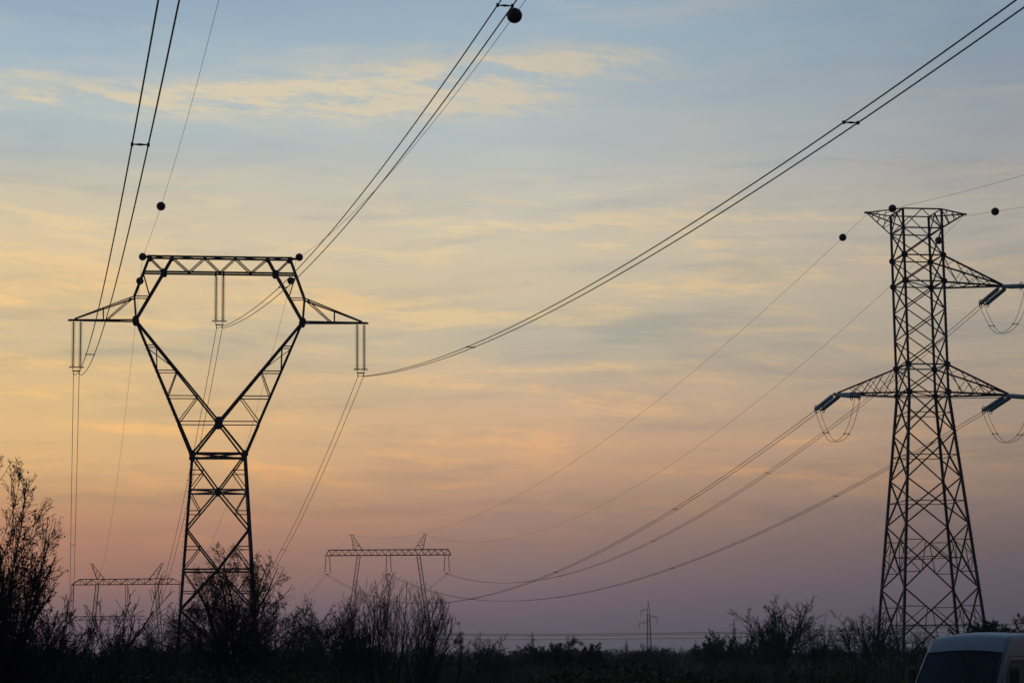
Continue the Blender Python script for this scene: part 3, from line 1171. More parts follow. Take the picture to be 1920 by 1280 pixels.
def portal(loc, yaw, zb, beamh, hw, top_hw, legx, splay, peak, label, posts, n, insul, vee):
    t = empty('portal_pylon', loc, yaw)
    tag(t, label, 'pylon', 'portal pylons far off')
    d = .55
    zt = zb + beamh
    ch = [((-hw, y, zb), (hw, y, zb), .13) for y in (-d, d)] + [((-top_hw, y, zt), (top_hw, y, zt), .13) for y in (-d, d)]
    ch += [((s * hw, y, zb), (s * top_hw, y, zt), .12) for s in (-1, 1) for y in (-d, d)]
    ch += [((s * hw, -d, zb), (s * hw, d, zb), .1) for s in (-1, 1)]
    for y in (-d, d):
        for i in range(n):
            x0 = -top_hw + 2 * top_hw * i / n
            x1 = -top_hw + 2 * top_hw * (i + 1) / n
            xm = (x0 + x1) / 2
            ch.append(((x0, y, zt), (xm, y, zb), .08))
            ch.append(((xm, y, zb), (x1, y, zt), .08))
            if posts:
                ch.append(((xm, y, zb), (xm, y, zt), .06))
                ch.append(((x0, y, zb), (x0, y, zt), .06))
    bars_mesh('beam', ch, t, M_STEELF)
    for s in (-1, 1):
        lattice_column('leg', (s * (legx + splay), 0, -.3), (s * legx, 0, zb - .1), .62, .62, 22, t, .07)
        # peaked horn
        tp = (s * peak[0], 0, peak[2])
        a, b = (s * peak[1], zt), (s * (peak[1] - peak[3]), zt)
        lst = []
        for y in (-d * .8, d * .8):
            A_, B_ = (a[0], y, a[1]), (b[0], y, b[1])
            lst += [(A_, (tp[0], y * .15, tp[2]), .09), (B_, (tp[0] - s * .25, y * .15, tp[2]), .09)]
            for k0, k1 in ((0.0, .3), (.3, .55), (.55, .8)):
                lst.append((lerp(A_, tp, k0), lerp(B_, tp, k1), .055))
                lst.append((lerp(B_, tp, k1), lerp(A_, tp, k1), .05))
        lst.append(((tp[0] + s * .35, 0, tp[2] + .05), (tp[0] - s * .5, 0, tp[2] + .05), .08))
        bars_mesh('earth_wire_peak', lst, t, M_STEELF)
    return t


def far_insulators(tower_loc, yaw, xs, zb, drop, vee, label):
    for i, x in enumerate(xs):
        root = empty('suspension_insulator_set', local(Vector(tower_loc), yaw, 0, (x, 0, zb)), yaw)
        tag(root, label[i], 'insulator', 'insulator strings of the far portal pylons')
        for s in (-1, 1):
            o = link('insulator_string', INSF, root)
            o.location = (s * (.34 if vee else .2), 0, 0)
            o.rotation_euler = (math.pi, s * (-.06 if vee else 0), 0)
            o.scale = (1, 1, drop / 3.35)
        box('yoke_plate', (0, 0, -drop - .05), (.6, .08, .12), root, M_FIT)
        for s in (-1, 1):
            box('clamp', (s * .2, 0, -drop - .2), (.08, .5, .12), root, M_FIT)


PM_LOC, PM_YAW = (-24.05, YP, 0), R(5)
side3 = ['left', 'middle', 'right']
portal(PM_LOC, PM_YAW, 22.4, 1.05, 11.95, 11.38, 5.7, 3.2, (7.15, 6.65, 26.3, 1.65),
       'portal pylon on two splayed lattice legs behind the bare bush, centre left', False, 18, None, True)
far_insulators(PM_LOC, PM_YAW, (-11.6, 0, 11.15), 22.35, 3.4, True, ['%s insulator pair under the beam of the portal pylon behind the bare bush' % s for s in side3])
PL_LOC, PL_YAW = (-77.5, YL, 0), R(5)
portal(PL_LOC, PL_YAW, 18.07, 1.1, 10.9, 9.2, 5.85, 1.6, (7.1, 5.9, 22.2, 1.5),
       'portal pylon with a beam of upright posts, behind the thicket left of the near pylon', True, 8, None, False)
far_insulators(PL_LOC, PL_YAW, (-10.75, 0, 10.6), 18.0, 3.95, False, ['%s insulator pair under the beam of the portal pylon left of the near pylon' % s for s in side3])
PF_LOC = (-113.2, 630.0, 0)
portal(PF_LOC, PL_YAW, 14.7, 1.1, 10.9, 9.2, 5.85, 1.6, (7.1, 5.9, 18.8, 1.5),
       'faint lower portal pylon seen beneath the beam of the one before it, far left', True, 8, None, False)
far_insulators(PF_LOC, PL_YAW, (-10.75, 0, 10.6), 14.65, 3.4, False, ['%s insulator pair of the faintest portal pylon, far left' % s for s in side3])
PX_LOC = (-79.8, 690.0, 0)
portal(PX_LOC, PM_YAW, 14.6, 1.05, 11.95, 11.38, 5.7, 2.2, (7.15, 6.65, 18.5, 1.65),
       'most distant portal pylon, hidden behind the crown of the leafy tree', False, 18, None, True)
far_insulators(PX_LOC, PM_YAW, (-11.6, 0, 11.15), 14.55, 3.45, True, ['%s insulator pair of the portal pylon hidden by the leafy tree' % s for s in side3])

LF = lambda loc, yaw, x, z: local(Vector(loc), yaw, 0, (x, 0, z))
for i, x in enumerate((-10.75, 0, 10.6)):
    bundle('conductor_bundle', span_pts(list(ENDL.values())[i], LF(PF_LOC, PL_YAW, x, 11.1), 3.6, 30),
           '%s twin wires between the two portal pylons on the far left' % side3[i], G_L, [50, 100], r=.02)
for i, (k, x) in enumerate(zip('lru', (-11.6, 0, 11.15))):
    bundle('conductor_bundle', span_pts(ends[k], LF(PX_LOC, PM_YAW, x, 10.9), 6.0, 40),
           '%s twin wires going on from the centre portal pylon behind the leafy tree' % side3[i], G_R, [60, 120], r=.02)
single('earth_wire', span_pts((-31.55, YP, 26.5), LF(PX_LOC, PM_YAW, -7.2, 18.3), 6), 'thin wire going on from the left peak of the centre portal pylon', G_E)
single('earth_wire', span_pts((-17.14, YP, 26.35), LF(PX_LOC, PM_YAW, 7.2, 18.3), 6), 'thin wire going on from the right peak of the centre portal pylon', G_E)
single('earth_wire', span_pts((-84.4, YL, 22.1), LF(PF_LOC, PL_YAW, -7.1, 18.7), 2.6), 'thin wire between the left peaks of the two far left portal pylons', G_E)
single('earth_wire', span_pts((-70.6, YL, 21.95), LF(PF_LOC, PL_YAW, 7.1, 18.7), 2.6), 'thin wire between the right peaks of the two far left portal pylons', G_E)


# ------------------------------------------------------------------ small single-column pylons on the horizon
def small_pylon(loc, h, yaw, label, k=1.0):
    t = empty('slim_pylon', loc, yaw)
    tag(t, label, 'pylon', 'slim pylons on the horizon')
    lattice_column('column', (0, 0, 0), (0, 0, h * .80), 2.0 * k, .95 * k, 16, t, .17)
    bars_mesh('peak', [((sx * .47 * k, sy * .47 * k, h * .80), (0, 0, h), .14) for sx in (-1, 1) for sy in (-1, 1)], t, M_STEELF)
    for s, zz, L in ((-1, .855 * h, 3.0 * k), (1, .75 * h, 3.4 * k), (-1, .66 * h, 3.7 * k)):
        a = bars_mesh('crossarm', [((s * .4, y, zz + .7 * k), (s * L, 0, zz), .12) for y in (-.4, .4)] + [((s * .4, y, zz), (s * L, 0, zz), .14) for y in (-.4, .4)], t, M_STEELF)
        o = link('insulator', INSF, a)
        o.location = (s * L, 0, zz)
        o.rotation_euler = (math.pi, 0, 0)
        o.scale = (1.6, 1.6, 2.3 * k / 3.1)
    return t


small_pylon((53.3, 900, 0), 25.4, 0, 'tallest slim lattice pylon on the horizon, with three short arms')
small_pylon((10.0, 1300, 0), 19.0, .5, 'smallest slim pylon on the horizon, between the blurred dry stalks and the shrubs')
small_pylon((126.1, 1300, 0), 25.2, .4, 'slim pylon on the horizon beside the round olive trees')
small_pylon((66.5, 1350, -4), 19, 1.2, 'tiny faint pylon left of the tallest slim pylon on the horizon', .8)

# roadside wires crossing the view low down, on wooden poles
for i, (z, yy, r) in enumerate(((6.7, 330.0, .03), (6.5, 330.6, .03), (5.9, 330.0, .026))):
    for j, (xa, xb) in enumerate(((-190, -118), (-118, -46), (-46, 80), (80, 170))):
        pts = span_pts((xa, yy + (xa + 46) * .02, z + .25), (xb, yy + (xb + 46) * .02, z + .25), 1.0 if xb - xa > 90 else .6, 20)
        me = tube_path('roadside_wire', [tuple(p - pts[0]) for p in pts], r, 5)
        o = link('roadside_wire', me, None, M_WIRE)
        o.location = pts[0]
        tag(o, '%s wire of the low line crossing near the horizon, %s stretch' % (('topmost', 'second', 'lowest')[i],
            ('leftmost', 'second from left', 'middle', 'rightmost')[j]), 'power line', 'low wires crossing near the horizon')
for xp, w in ((-190, 'leftmost'), (-118, 'second from left, behind the thicket'), (-46, 'behind the bare bush'), (80, 'right of the right pylon'), (170, 'rightmost')):
    t = empty('utility_pole', (xp, 330.3 + (xp + 46) * .02, 0))
    tag(t, 'wooden utility pole of the low line, %s' % w, 'utility pole', 'poles of the low line')
    link('post', prisms('post', [[0, 0, -.3, 0, 0, 7.6, .14, .1]], 8), t, M_POLE)
    box('crossarm', (0, 0, 7.05), (.12, 1.6, .12), t, M_POLE)


# ------------------------------------------------------------------ vegetation
def rand_perp(rng, d):
    a = Vector((rng.uniform(-1, 1), rng.uniform(-1, 1), rng.uniform(-1, 1)))
    a -= d * a.dot(d)
    if a.length < 1e-4:
        return Vector((1, 0, 0))
    return a.normalized()


def grow(rng, p, d, L, r, lvl, P, out, leaves):
    """recursive branch: wandering polyline with side shoots"""
    nseg = P['nseg'][lvl]
    sl = L / nseg
    rr = r
    rend = max(P['rmin'], r * P['taper'][lvl])
    pts = [p.copy()]
    for i in range(nseg):
        d = (d + rand_perp(rng, d) * P['wig'][lvl] + Vector((0, 0, P['up'][lvl]))).normalized()
        q = p + d * sl
        e = P.get('env')
        if e:
            kz = max(0.0, (q.z - e[2]) / e[5])
            if math.sqrt(((q.x - e[0]) / e[3]) ** 2 + ((q.y - e[1]) / e[4]) ** 2 + kz * kz) > 1.0 + rng.gauss(0, .05):
                return
        r1 = r + (rend - r) * (i + 1) / nseg
        out[lvl].append((p.x, p.y, p.z, q.x, q.y, q.z, rr, r1))
        if lvl < P['levels'] - 1:
            n = P['kids'][lvl]
            k = int(n / nseg) + (1 if rng.random() < (n / nseg) % 1 else 0)
            if i / nseg < P['bare'][lvl]:
                k = 0
            for _ in range(k):
                f = rng.random()
                s = p.lerp(q, f)
                an = P['ang'][lvl] * rng.uniform(.65, 1.3)
                cd = (d * math.cos(an) + rand_perp(rng, d) * math.sin(an)).normalized()
                frac = 1 - (i + f) / nseg
                cl = L * P['len'][lvl] * (.45 + .75 * frac) * rng.uniform(.6, 1.25)
                grow(rng, s, cd, cl, max(P['rmin'], r1 * P['rk'][lvl]), lvl + 1, P, out, leaves)
        elif P['leaf'] > 0:
            m = P['leaf']
            k = int(m) + (1 if rng.random() < m % 1 else 0)
            for _ in range(k):
                s = p.lerp(q, rng.random())
                leaves.append((s.x + rng.gauss(0, .02), s.y + rng.gauss(0, .02), s.z + rng.gauss(0, .02)))
        p, rr = q, r1


def leaf_mesh(name, pts, size, seed):
    P_ = np.asarray(pts, np.float64).reshape(-1, 3)
    n = len(P_)
    g = np.random.default_rng(seed)
    a = g.normal(size=(n, 3))
    a /= np.linalg.norm(a, axis=1, keepdims=True)
    b = np.cross(a, g.normal(size=(n, 3)))
    b /= np.linalg.norm(b, axis=1, keepdims=True)
    s = size * g.uniform(.5, 1.35, (n, 1))
    V = np.stack([P_, P_ + a * s * .5 + b * s * .3, P_ + a * s, P_ + a * s * .5 - b * s * .3], 1).reshape(-1, 3)
    return mesh_np(name, V, np.arange(n * 4), 4)


BUSH_UP = dict(levels=4, nseg=[7, 6, 4, 2], taper=[.3, .35, .4, .5], wig=[.07, .10, .13, .16], up=[.03, .07, .06, .03],
               kids=[9, 8, 5, 0], bare=[.18, .1, .1, 0], ang=[.48, .52, .6, .6], len=[.45, .42, .42, 0], rk=[.55, .5, .55, 0],
               rmin=.0035, leaf=.0)
TREE_LEAFY = dict(levels=4, nseg=[7, 7, 5, 3], taper=[.3, .3, .4, .5], wig=[.16, .18, .22, .25], up=[.02, .05, .04, .04],
                  kids=[9, 10, 7, 0], bare=[.22, .1, .05, 0], ang=[.75, .7, .75, .8], len=[.5, .45, .42, 0], rk=[.55, .5, .5, 0],
                  rmin=.0035, leaf=1.2)
SHRUB = dict(levels=3, nseg=[6, 5, 3], taper=[.3, .35, .5], wig=[.14, .18, .25], up=[.04, .05, .05],
             kids=[12, 9, 0], bare=[.05, .05, 0], ang=[.6, .65, .7], len=[.5, .42, 0], rk=[.55, .55, 0], rmin=.004, leaf=2.0)


def plant(name, loc, stems, P, seed, label, cat, leafsize=.045, leafmat=None, group=None, trunk=None, rot=0.0, scale=1.0, split=True):
    """stems: list of (offset, direction, length, radius)"""
    rng = random.Random(seed)
    t = empty(name, loc, rot)
    t.scale = (scale,) * 3
    tag(t, label, cat, group)
    out = [[] for _ in range(P['levels'])]
    leaves = []
    base = []
    if trunk:
        h_, r_ = trunk
        p, d = Vector((0, 0, -.15)), Vector((rng.uniform(-.05, .05), rng.uniform(-.05, .05), 1)).normalized()
        segs = []
        for i in range(6):
            q = p + d * (h_ + .15) / 6
            segs.append((*p, *q, r_ * (1.25 - .07 * i), r_ * (1.25 - .07 * (i + 1))))
            d = (d + rand_perp(rng, d) * .06).normalized()
            p = q
        link('trunk', prisms('trunk', segs, 8, True), t, M_BARK)
        base.append(p)
    allout = [[] for _ in range(P['levels'])]
    for off, d, L, r in stems:
        out = [[] for _ in range(P['levels'])]
        o = Vector(off) + (base[0] if base else Vector((0, 0, -.1)))
        grow(rng, o, Vector(d).normalized(), L, r, 0, P, out, leaves)
        if split:
            link('branch', prisms('branch', out[0], 6, True), t, M_BARK)
        else:
            allout[0] += out[0]
        for k in range(1, P['levels']):
            allout[k] += out[k]
    if not split and allout[0]:
        link('branches', prisms('branches', allout[0], 5, True), t, M_BARK)['kind'] = 'stuff'
    if P['levels'] > 1 and allout[1]:
        link('boughs', prisms('boughs', allout[1], 4), t, M_BARK)['kind'] = 'stuff'
    tw = sum(allout[2:], [])
    if tw:
        link('twigs', prisms('twigs', tw, 3), t, M_TWIG)['kind'] = 'stuff'
    if leaves:
        link('leaves', leaf_mesh('leaves', leaves, leafsize, seed), t, leafmat or M_LEAF)['kind'] = 'stuff'
    return t


def fan(rng, n, spread, L, r, foot=.25, lean=(0, 0), bias=1.0):
    st = []
    for i in range(n):
        a = rng.uniform(0, 2 * math.pi)
        s = spread * math.sqrt(rng.random())
        st.append(((math.cos(a) * foot * rng.random(), math.sin(a) * foot * rng.random(), 0),
                   (math.cos(a) * s + lean[0], math.sin(a) * s * bias + lean[1], 1.0),
                   L * rng.uniform(.78, 1.08) * (1.0 - .12 * s), r * rng.uniform(.7, 1.15)))
    return st


def gx(px, Y_, py=1240):
    """across-distance of something seen in column px at distance Y_ (metres)"""
    xx_ = (px - 960) / 4200.0 + (640 - py) / 4200.0 * 0.0105
    uu_ = (640 - py) / 4200.0 - (px - 960) / 4200.0 * 0.0105
    return xx_ * Y_ / (math.cos(R(8.13)) - uu_ * math.sin(R(8.13)))


def gz(py, Y_, px=960):
    """height of a treetop seen at row py at distance Y_"""
    return 2.0 + (1240 - (px - 960) * 0.0105 - py) / 4200.0 * Y_


# the upright bare bush, left of centre
rb = random.Random(5)
plant('bare_bush', (gx(722, 56), 56, -.05), fan(rb, 54, .52, 4.7, .024, .75), dict(BUSH_UP, kids=[11, 9, 4, 0], ang=[.5, .5, .6, .6], up=[.04, .09, .08, .04], rmin=.003, env=(.18, 0, 2.5, 1.72, 1.7, 1.85)), 21,
      'leafless bush of many upright stems in front of the centre portal pylon', 'bush')
# leafy tree before the left pylon
st = []
ry = random.Random(12)
for k in range(15):
    a_ = 2 * math.pi * k * .382 + ry.uniform(-.2, .2)
    q_ = (.15, .42, .72)[k % 3]
    st.append(((0, 0, -.1 * (k % 3)), (math.cos(a_) * q_ - .06, math.sin(a_) * q_, 1.0), (3.9, 3.3, 2.8)[k % 3] * ry.uniform(.9, 1.05), (.065, .055, .042)[k % 3]))
plant('young_tree', (gx(418, 62), 62, -.05), st, dict(TREE_LEAFY, nseg=[10, 8, 6, 3], kids=[16, 12, 7, 0], len=[.52, .42, .40, 0], taper=[.15, .2, .3, .5], bare=[.1, .08, .05, 0], leaf=.42, up=[.05, .08, .05, .04], wig=[.2, .2, .22, .25], rmin=.003, env=(.24, 0, 2.9, 2.0, 1.8, 2.75)), 33,
      'young round-crowned tree with sparse withered leaves before the left pylon legs', 'tree', .05, M_LEAF, None, (1.2, .12))
# shrubs beside it
plant('wispy_shrub', (gx(548, 66), 66, -.05), fan(random.Random(6), 13, .7, 3.9, .03, .4), dict(TREE_LEAFY, leaf=.5, kids=[10, 10, 7, 0]), 35,
      'wispy low shrub between the young tree and the bare bush', 'bush', .05)
plant('wispy_shrub', (gx(345, 62), 62, -.05), fan(random.Random(7), 9, .8, 3.0, .03, .4), dict(TREE_LEAFY, leaf=.5), 36,
      'wispy shrub against the foot of the left leg of the near left pylon', 'bush', .05)
# tree at the left edge, close to the viewer
st = fan(random.Random(8), 24, .33, 3.9, .026, .4, (-.01, 0))
st += [((0, 0, 0), (.27, 0, 1), 4.0, .032), ((.1, 0, 0), (.20, .1, 1), 4.3, .032), ((.1, 0, 0), (.34, -.1, 1), 3.6, .028), ((0, 0, 0), (.05, .1, 1), 4.7, .034), ((.1, .1, 0), (.09, 0, 1), 4.8, .032), ((0, .2, 0), (.13, 0, 1), 4.6, .03), ((0, -.2, 0), (.0, 0, 1), 4.7, .03),
       ((.2, 0, 0), (.44, .2, 1), 3.2, .028), ((-.2, .3, 0), (.12, .1, 1), 4.5, .034)]
plant('edge_bush', (gx(-45, 30), 30, -.05), st, dict(BUSH_UP, leaf=.36, taper=[.15, .25, .4, .5], env=(.03, 0, 3.2, 1.2, 1.4, 1.8), wig=[.10, .15, .2, .2], kids=[13, 11, 6, 0], len=[.36, .42, .42, 0], bare=[.12, .05, .05, 0], ang=[.5, .6, .7, .6]), 41,
      'tall many-stemmed bush with clinging leaves at the left edge', 'bush', .042)
# thicket below it
for i, (px, yy, hh, nst, lf) in enumerate(((60, 33, 2.9, 17, .4), (135, 37, 2.8, 17, .2), (210, 42, 2.6, 16, .2), (-20, 36, 3.3, 12, .5), (95, 45, 3.2, 15, .3), (275, 52, 2.6, 15, .3))):
    plant('thicket_shrub', (gx(px, yy), yy, -.05), fan(random.Random(50 + i), nst, .8, hh, .024, .6), dict(BUSH_UP, leaf=lf, wig=[.12, .16, .2, .2], kids=[11, 10, 5, 0]), 50 + i,
          ['dark tangled shrub at the foot of the edge bush', 'tangled shrub right of the edge bush, its stems crossing the portal insulators',
           'tangled shrub below the beam of the left portal pylon', 'tallest tangled shrub behind the edge bush', 'tangled shrub between the edge bush and the left portal pylon',
           'low tangled shrub just left of the near left pylon foot'][i],
          'bush', .04, None, 'tangled shrubs in the lower left')
# leaning dead limb
plant('leaning_dead_tree', (gx(105, 48), 48, -.05), [((0, 0, 0), (.80, 0, 1), 3.9, .05), ((.9, 0, 1.2), (.1, 0, 1), 1.7, .022), ((0.3, 0, .5), (-.2, .2, 1), 2.0, .02), ((1.2, 0, 1.5), (1.0, 0, .8), 1.6, .018)],
      dict(BUSH_UP, levels=3, nseg=[9, 6, 4], taper=[.35, .35, .4], wig=[.10, .18, .2], up=[.02, .03, .05], kids=[11, 9, 0], leaf=0, rmin=.006), 61,
      'dead tree leaning to the right across the left portal pylon', 'tree')


def plant_height(o):
    return max(v.co.z for c in o.children if c.data and 'twig' in c.name for v in c.data.vertices) * .97


def copy_plant(src, loc, rz, sc, label, cat, group):
    r_ = src.copy()
    COL.objects.link(r_)
    r_.location = loc
    r_.rotation_euler = (0, 0, rz)
    r_.scale = (sc[0], sc[1], sc[2])
    tag(r_, label, cat, group)
    for ch in list(src.children):
        c = ch.copy()
        COL.objects.link(c)
        c.parent = r_
    return r_


rg = random.Random(17)
# prototypes of the hedge
protos = []
for i in range(6):
    n = 14
    leafy = i % 3
    P_ = dict(SHRUB, leaf=(2.4, .8, 5.0)[leafy], kids=[12, 9 + 2 * leafy, 0])
    o = plant('hedge_shrub', (0, 0, -50), fan(rg, n, .9, 2.6, .022, .6), P_, 70 + i, 'x', 'bush', .06, (M_LEAF, M_LEAF, M_LEAFG)[leafy], None, None, 0, 1, False)
    protos.append(o)
GRH = 'low hedge shrubs along the bottom'
rh = random.Random(99)
rows = []
# near row, middle rows: they close the view below the horizon
for Y0, step, hmin, hmax in ((34, 85, .50, .60), (44, 70, .54, .66), (60, 56, .54, .72), (82, 46, .56, .80), (112, 40, .56, .84)):
    px = -60 + rh.uniform(0, 40)
    while px < 1990:
        yy = Y0 * rh.uniform(.93, 1.08)
        if not (1640 < px < 2100 and yy < 60):
            rows.append((px, yy, rh.uniform(hmin, hmax)))
        px += step * rh.uniform(.75, 1.25)
rows.sort()
marks = [(-120, 'the left edge bush'), (60, 'the left edge wires'), (170, 'the left portal'), (300, 'the near pylon left leg'), (390, 'the young tree'),
         (470, 'the near pylon right leg'), (545, 'the wispy shrub'), (620, 'the bare bush, left half'), (740, 'the bare bush, right half'), (860, 'the thin bare trees'),
         (965, 'the smallest slim pylon'), (1040, 'the blurred stalks'), (1130, 'the open gap'), (1190, 'the tallest slim pylon'), (1270, 'the small wispy tree'),
         (1340, 'the round olive tree'), (1420, 'the tall bare tree'), (1500, 'the spindly trees'), (1590, 'the right pylon left foot'),
         (1680, 'the right pylon middle'), (1760, 'the van'), (1860, 'the right edge')]
ORD = ['left', 'right', 'third', 'fourth', 'fifth', 'sixth']
seen = {}


def fresh(lab, px_):
    """labels of look-alikes get their place in words"""
    seen.setdefault(lab, []).append(px_)
    n = len(seen[lab])
    return lab if n == 1 else lab + ', %s from left' % ['', '', 'second', 'third', 'fourth', 'fifth', 'sixth', 'seventh', 'eighth', 'ninth'][min(n, 9)]


for i, (px, yy, s) in enumerate(rows):
    mk = [m for a, m in marks if px >= a][-1]
    dist = 'nearest' if yy < 52 else ('second row' if yy < 72 else ('third row' if yy < 98 else 'farthest row'))
    src = protos[i % 6]
    loc = (gx(px, yy), yy, -.05)
    look = ['brown-leaved', 'thin bare', 'dense green-brown'][(i % 6) % 3]
    lab = fresh('%s %s low shrub below %s' % (look, {'nearest': 'front-row', 'second row': 'second-row', 'third row': 'third-row', 'farthest row': 'back-row'}[dist], mk), px)
    if i < 6:
        src.location = loc
        src.scale = (s, s, s)
        tag(src, lab, 'bush', GRH)
    else:
        copy_plant(src, loc, rh.uniform(0, 6.28), (s * rh.uniform(.9, 1.25), s * rh.uniform(.9, 1.25), s), lab, 'bush', GRH)

# taller scrub groups poking over the hedge
TALL = dict(TREE_LEAFY, levels=3, nseg=[7, 6, 4], kids=[11, 9, 0], leaf=1.4, rmin=.008)
tp = []
for i in range(4):
    q = dict(TALL, leaf=(.2, 4.5, .5, 3.2)[i], up=[.05, .05, .05, .04], kids=[(14, 13, 12, 15)[i], (11, 12, 10, 12)[i], 0], rmin=(.010, .008, .009, .008)[i])
    tp.append(plant('field_tree', (0, 0, -60), fan(rg, (9, 14, 7, 16)[i], (.6, .75, .5, .9)[i], 5.0, .06, .5), q, 90 + i, 'x', 'tree', (.09, .14, .09, .13)[i],
                    (M_LEAF, M_LEAFG, M_LEAF, M_LEAFG)[i], None, (.7, .1), 0, 1, False))
KIND = ['bare', 'olive-leaved', 'bare spindly', 'round olive-leaved']
# px, top y, distance, kind, widening, description
TT = [(1460, 1136, 150, 0, 1.25, 'tall bare tree between the slim pylons and the right pylon'), (1400, 1185, 165, 2, 1.1, 'bare spindly tree just left of the tall bare one'),
      (1520, 1168, 150, 0, 1.1, 'bare tree just right of the tall bare one'), (1440, 1172, 140, 3, .6, 'narrow olive-leaved tree in front of the tall bare one'),
      (1355, 1192, 160, 3, .95, 'largest round olive-leaved tree by the slim pylon'), (1404, 1210, 170, 1, .8, 'small olive-leaved tree beside the largest round one'),
      (1305, 1208, 180, 2, .7, 'small wispy tree left of the round olive tree'), (1635, 1158, 125, 0, 1.35, 'bare bushy tree against the foot of the right pylon'),
      (1600, 1176, 130, 2, 1.0, 'bare thin tree left of the right pylon foot'), (1690, 1180, 120, 0, 1.2, 'bare tree inside the legs of the right pylon'),
      (1562, 1215, 150, 3, 1.0, 'low olive tree between the bare trees and the right pylon'), (1745, 1190, 140, 2, 1.0, 'bare tree behind the left corner of the van roof'),
      (1880, 1168, 90, 3, 1.2, 'olive tree above the van roof at the right edge'), (1850, 1180, 96, 1, .9, 'smaller olive tree above the van roof'),
      (1925, 1170, 92, 3, 1.1, 'olive tree cut by the right edge above the van'), (1070, 1207, 120, 3, 1.3, 'round olive shrub tree below the blurred stalks'),
      (1040, 1216, 115, 1, 1.0, 'olive shrub left of the round one below the blurred stalks'), (905, 1200, 105, 0, 1.0, 'small bare tree just right of the bare bush'),
      (935, 1206, 110, 2, .9, 'thin bare tree in the gap right of the bare bush'), (870, 1206, 105, 2, .9, 'thin bare tree touching the right side of the bare bush'),
      (975, 1218, 130, 2, .9, 'low bare tree left of the smallest slim pylon'), (1000, 1222, 150, 1, 1.0, 'low olive shrub under the smallest slim pylon'),
      (1214, 1212, 210, 3, .55, 'dark olive tree at the foot of the tallest slim pylon'), (1175, 1216, 260, 0, 1.1, 'hazy bare tree left of the tallest slim pylon'),
      (1195, 1224, 230, 1, .9, 'low olive tree left of the tallest slim pylon'), (1250, 1220, 190, 2, .7, 'thin tree right of the tallest slim pylon'),
      (1275, 1222, 190, 2, .6, 'thin tree second right of the tallest slim pylon'), (1235, 1224, 200, 1, 1.0, 'low olive tree right of the tallest slim pylon'),
      (590, 1150, 90, 0, 1.0, 'bare tree between the young tree and the bare bush'), (285, 1190, 100, 2, 1.0, 'thin bare tree under the left portal pylon'),
      (318, 1172, 90, 0, .8, 'bare tree touching the left leg of the near pylon'), (240, 1212, 110, 1, 1.0, 'low olive tree under the left portal pylon'),
      (620, 1195, 85, 1, .9, 'olive shrub at the left foot of the bare bush'), (500, 1140, 75, 2, 1.2, 'thin bare tree behind the young tree')]
used = set()
TPH = [plant_height(q) for q in tp]
for px, ytop, yy, k, wd, lab in TT:
    H = gz(ytop, yy, px)
    s = 1.12 * H / TPH[k]
    src = tp[k]
    if k not in used:
        used.add(k)
        src.location = (gx(px, yy), yy, -.05)
        src.scale = (s * wd, s * wd, s)
        tag(src, lab, 'tree', 'small trees rising over the hedge')
    else:
        copy_plant(src, (gx(px, yy), yy, -.05), rh.uniform(0, 6.28), (s * wd, s * wd, s), lab, 'tree', 'small trees rising over the hedge')
# distant tree line: countable trees, far
WO = 'distant trees on the horizon'
px = -40
i = 0
while px < 1980:
    yy = rh.uniform(380, 640)
    top = rh.uniform(1206, 1230)
    H = gz(top, yy, px)
    s = H / TPH[(1, 3, 1, 0)[i % 4]]
    mk = [m for a, m in marks if px >= a][-1]
    copy_plant(tp[(1, 3, 1, 0)[i % 4]], (gx(px, yy), yy, -.3), rh.uniform(0, 6.28), (s * 1.35, s * 1.35, s),
               fresh('small hazy distant tree beyond %s' % mk, px), 'tree', WO)
    px += rh.uniform(11, 20)
    i += 1

# far wood beyond, one mass
g = np.random.default_rng(4)
n = 130000
xx = g.uniform(-420, 420, n)
yy = g.uniform(760, 900, n)
hh = (3.6 + .9 * np.sin(xx * .05) + .8 * np.sin(xx * .17 + 2) + .7 * np.sin(xx * .41 + 1) + .5 * np.sin(xx * .93)) * g.uniform(.9, 1.1, n)
zz = hh * np.sqrt(g.random(n))
o = link('far_wood', leaf_mesh('far_wood', np.stack([xx, yy, zz], 1), .55, 8), None, M_LEAFG)
tag(o, 'far dark wood along the horizon behind everything', 'wood', None, 'stuff')

# undergrowth filling the foot of the hedge: one mass of tangled stalks and leaves
segs = []
n = 42000
xr = g.uniform(-.30, .30, n)
yr = 30 + 130 * g.random(n) ** 1.3
xg = xr * yr
keep = ~((xg > 4.5) & (xg < 18) & (yr < 56))
xg, yr = xg[keep], yr[keep]
n = len(xg)
hh = g.uniform(.35, 1.45, n) + .25 * np.sin(xg * 1.3) + .004 * yr
dx, dy = g.normal(0, .22, n), g.normal(0, .22, n)
s1_ = np.stack([xg, yr, np.full(n, -.1), xg + dx * hh, yr + dy * hh, hh, np.full(n, .012), np.full(n, .004)], 1)
link('undergrowth', prisms('undergrowth', s1_, 3), None, M_DRY)
o = bpy.data.objects['undergrowth']
tag(o, 'dark mass of weeds and dry stalks filling the foot of the hedge', 'undergrowth', None, 'stuff')
m = 260000
xr = g.uniform(-.30, .30, m)
yr = 30 + 130 * g.random(m) ** 1.2
xg = xr * yr
keep = ~((xg > 4.5) & (xg < 18) & (yr < 56))
xg, yr = xg[keep], yr[keep]
m = len(xg)
zz = (1.0 + .3 * np.sin(xg * .9) + .2 * np.sin(xg * 2.3 + yr)) * np.sqrt(g.random(m)) * 1.35
o = link('ground_cover', leaf_mesh('ground_cover', np.stack([xg, yr, zz], 1), .085, 9), None, M_LEAFG)
tag(o, 'dark leafy ground cover under the hedge', 'ground cover', None, 'stuff')

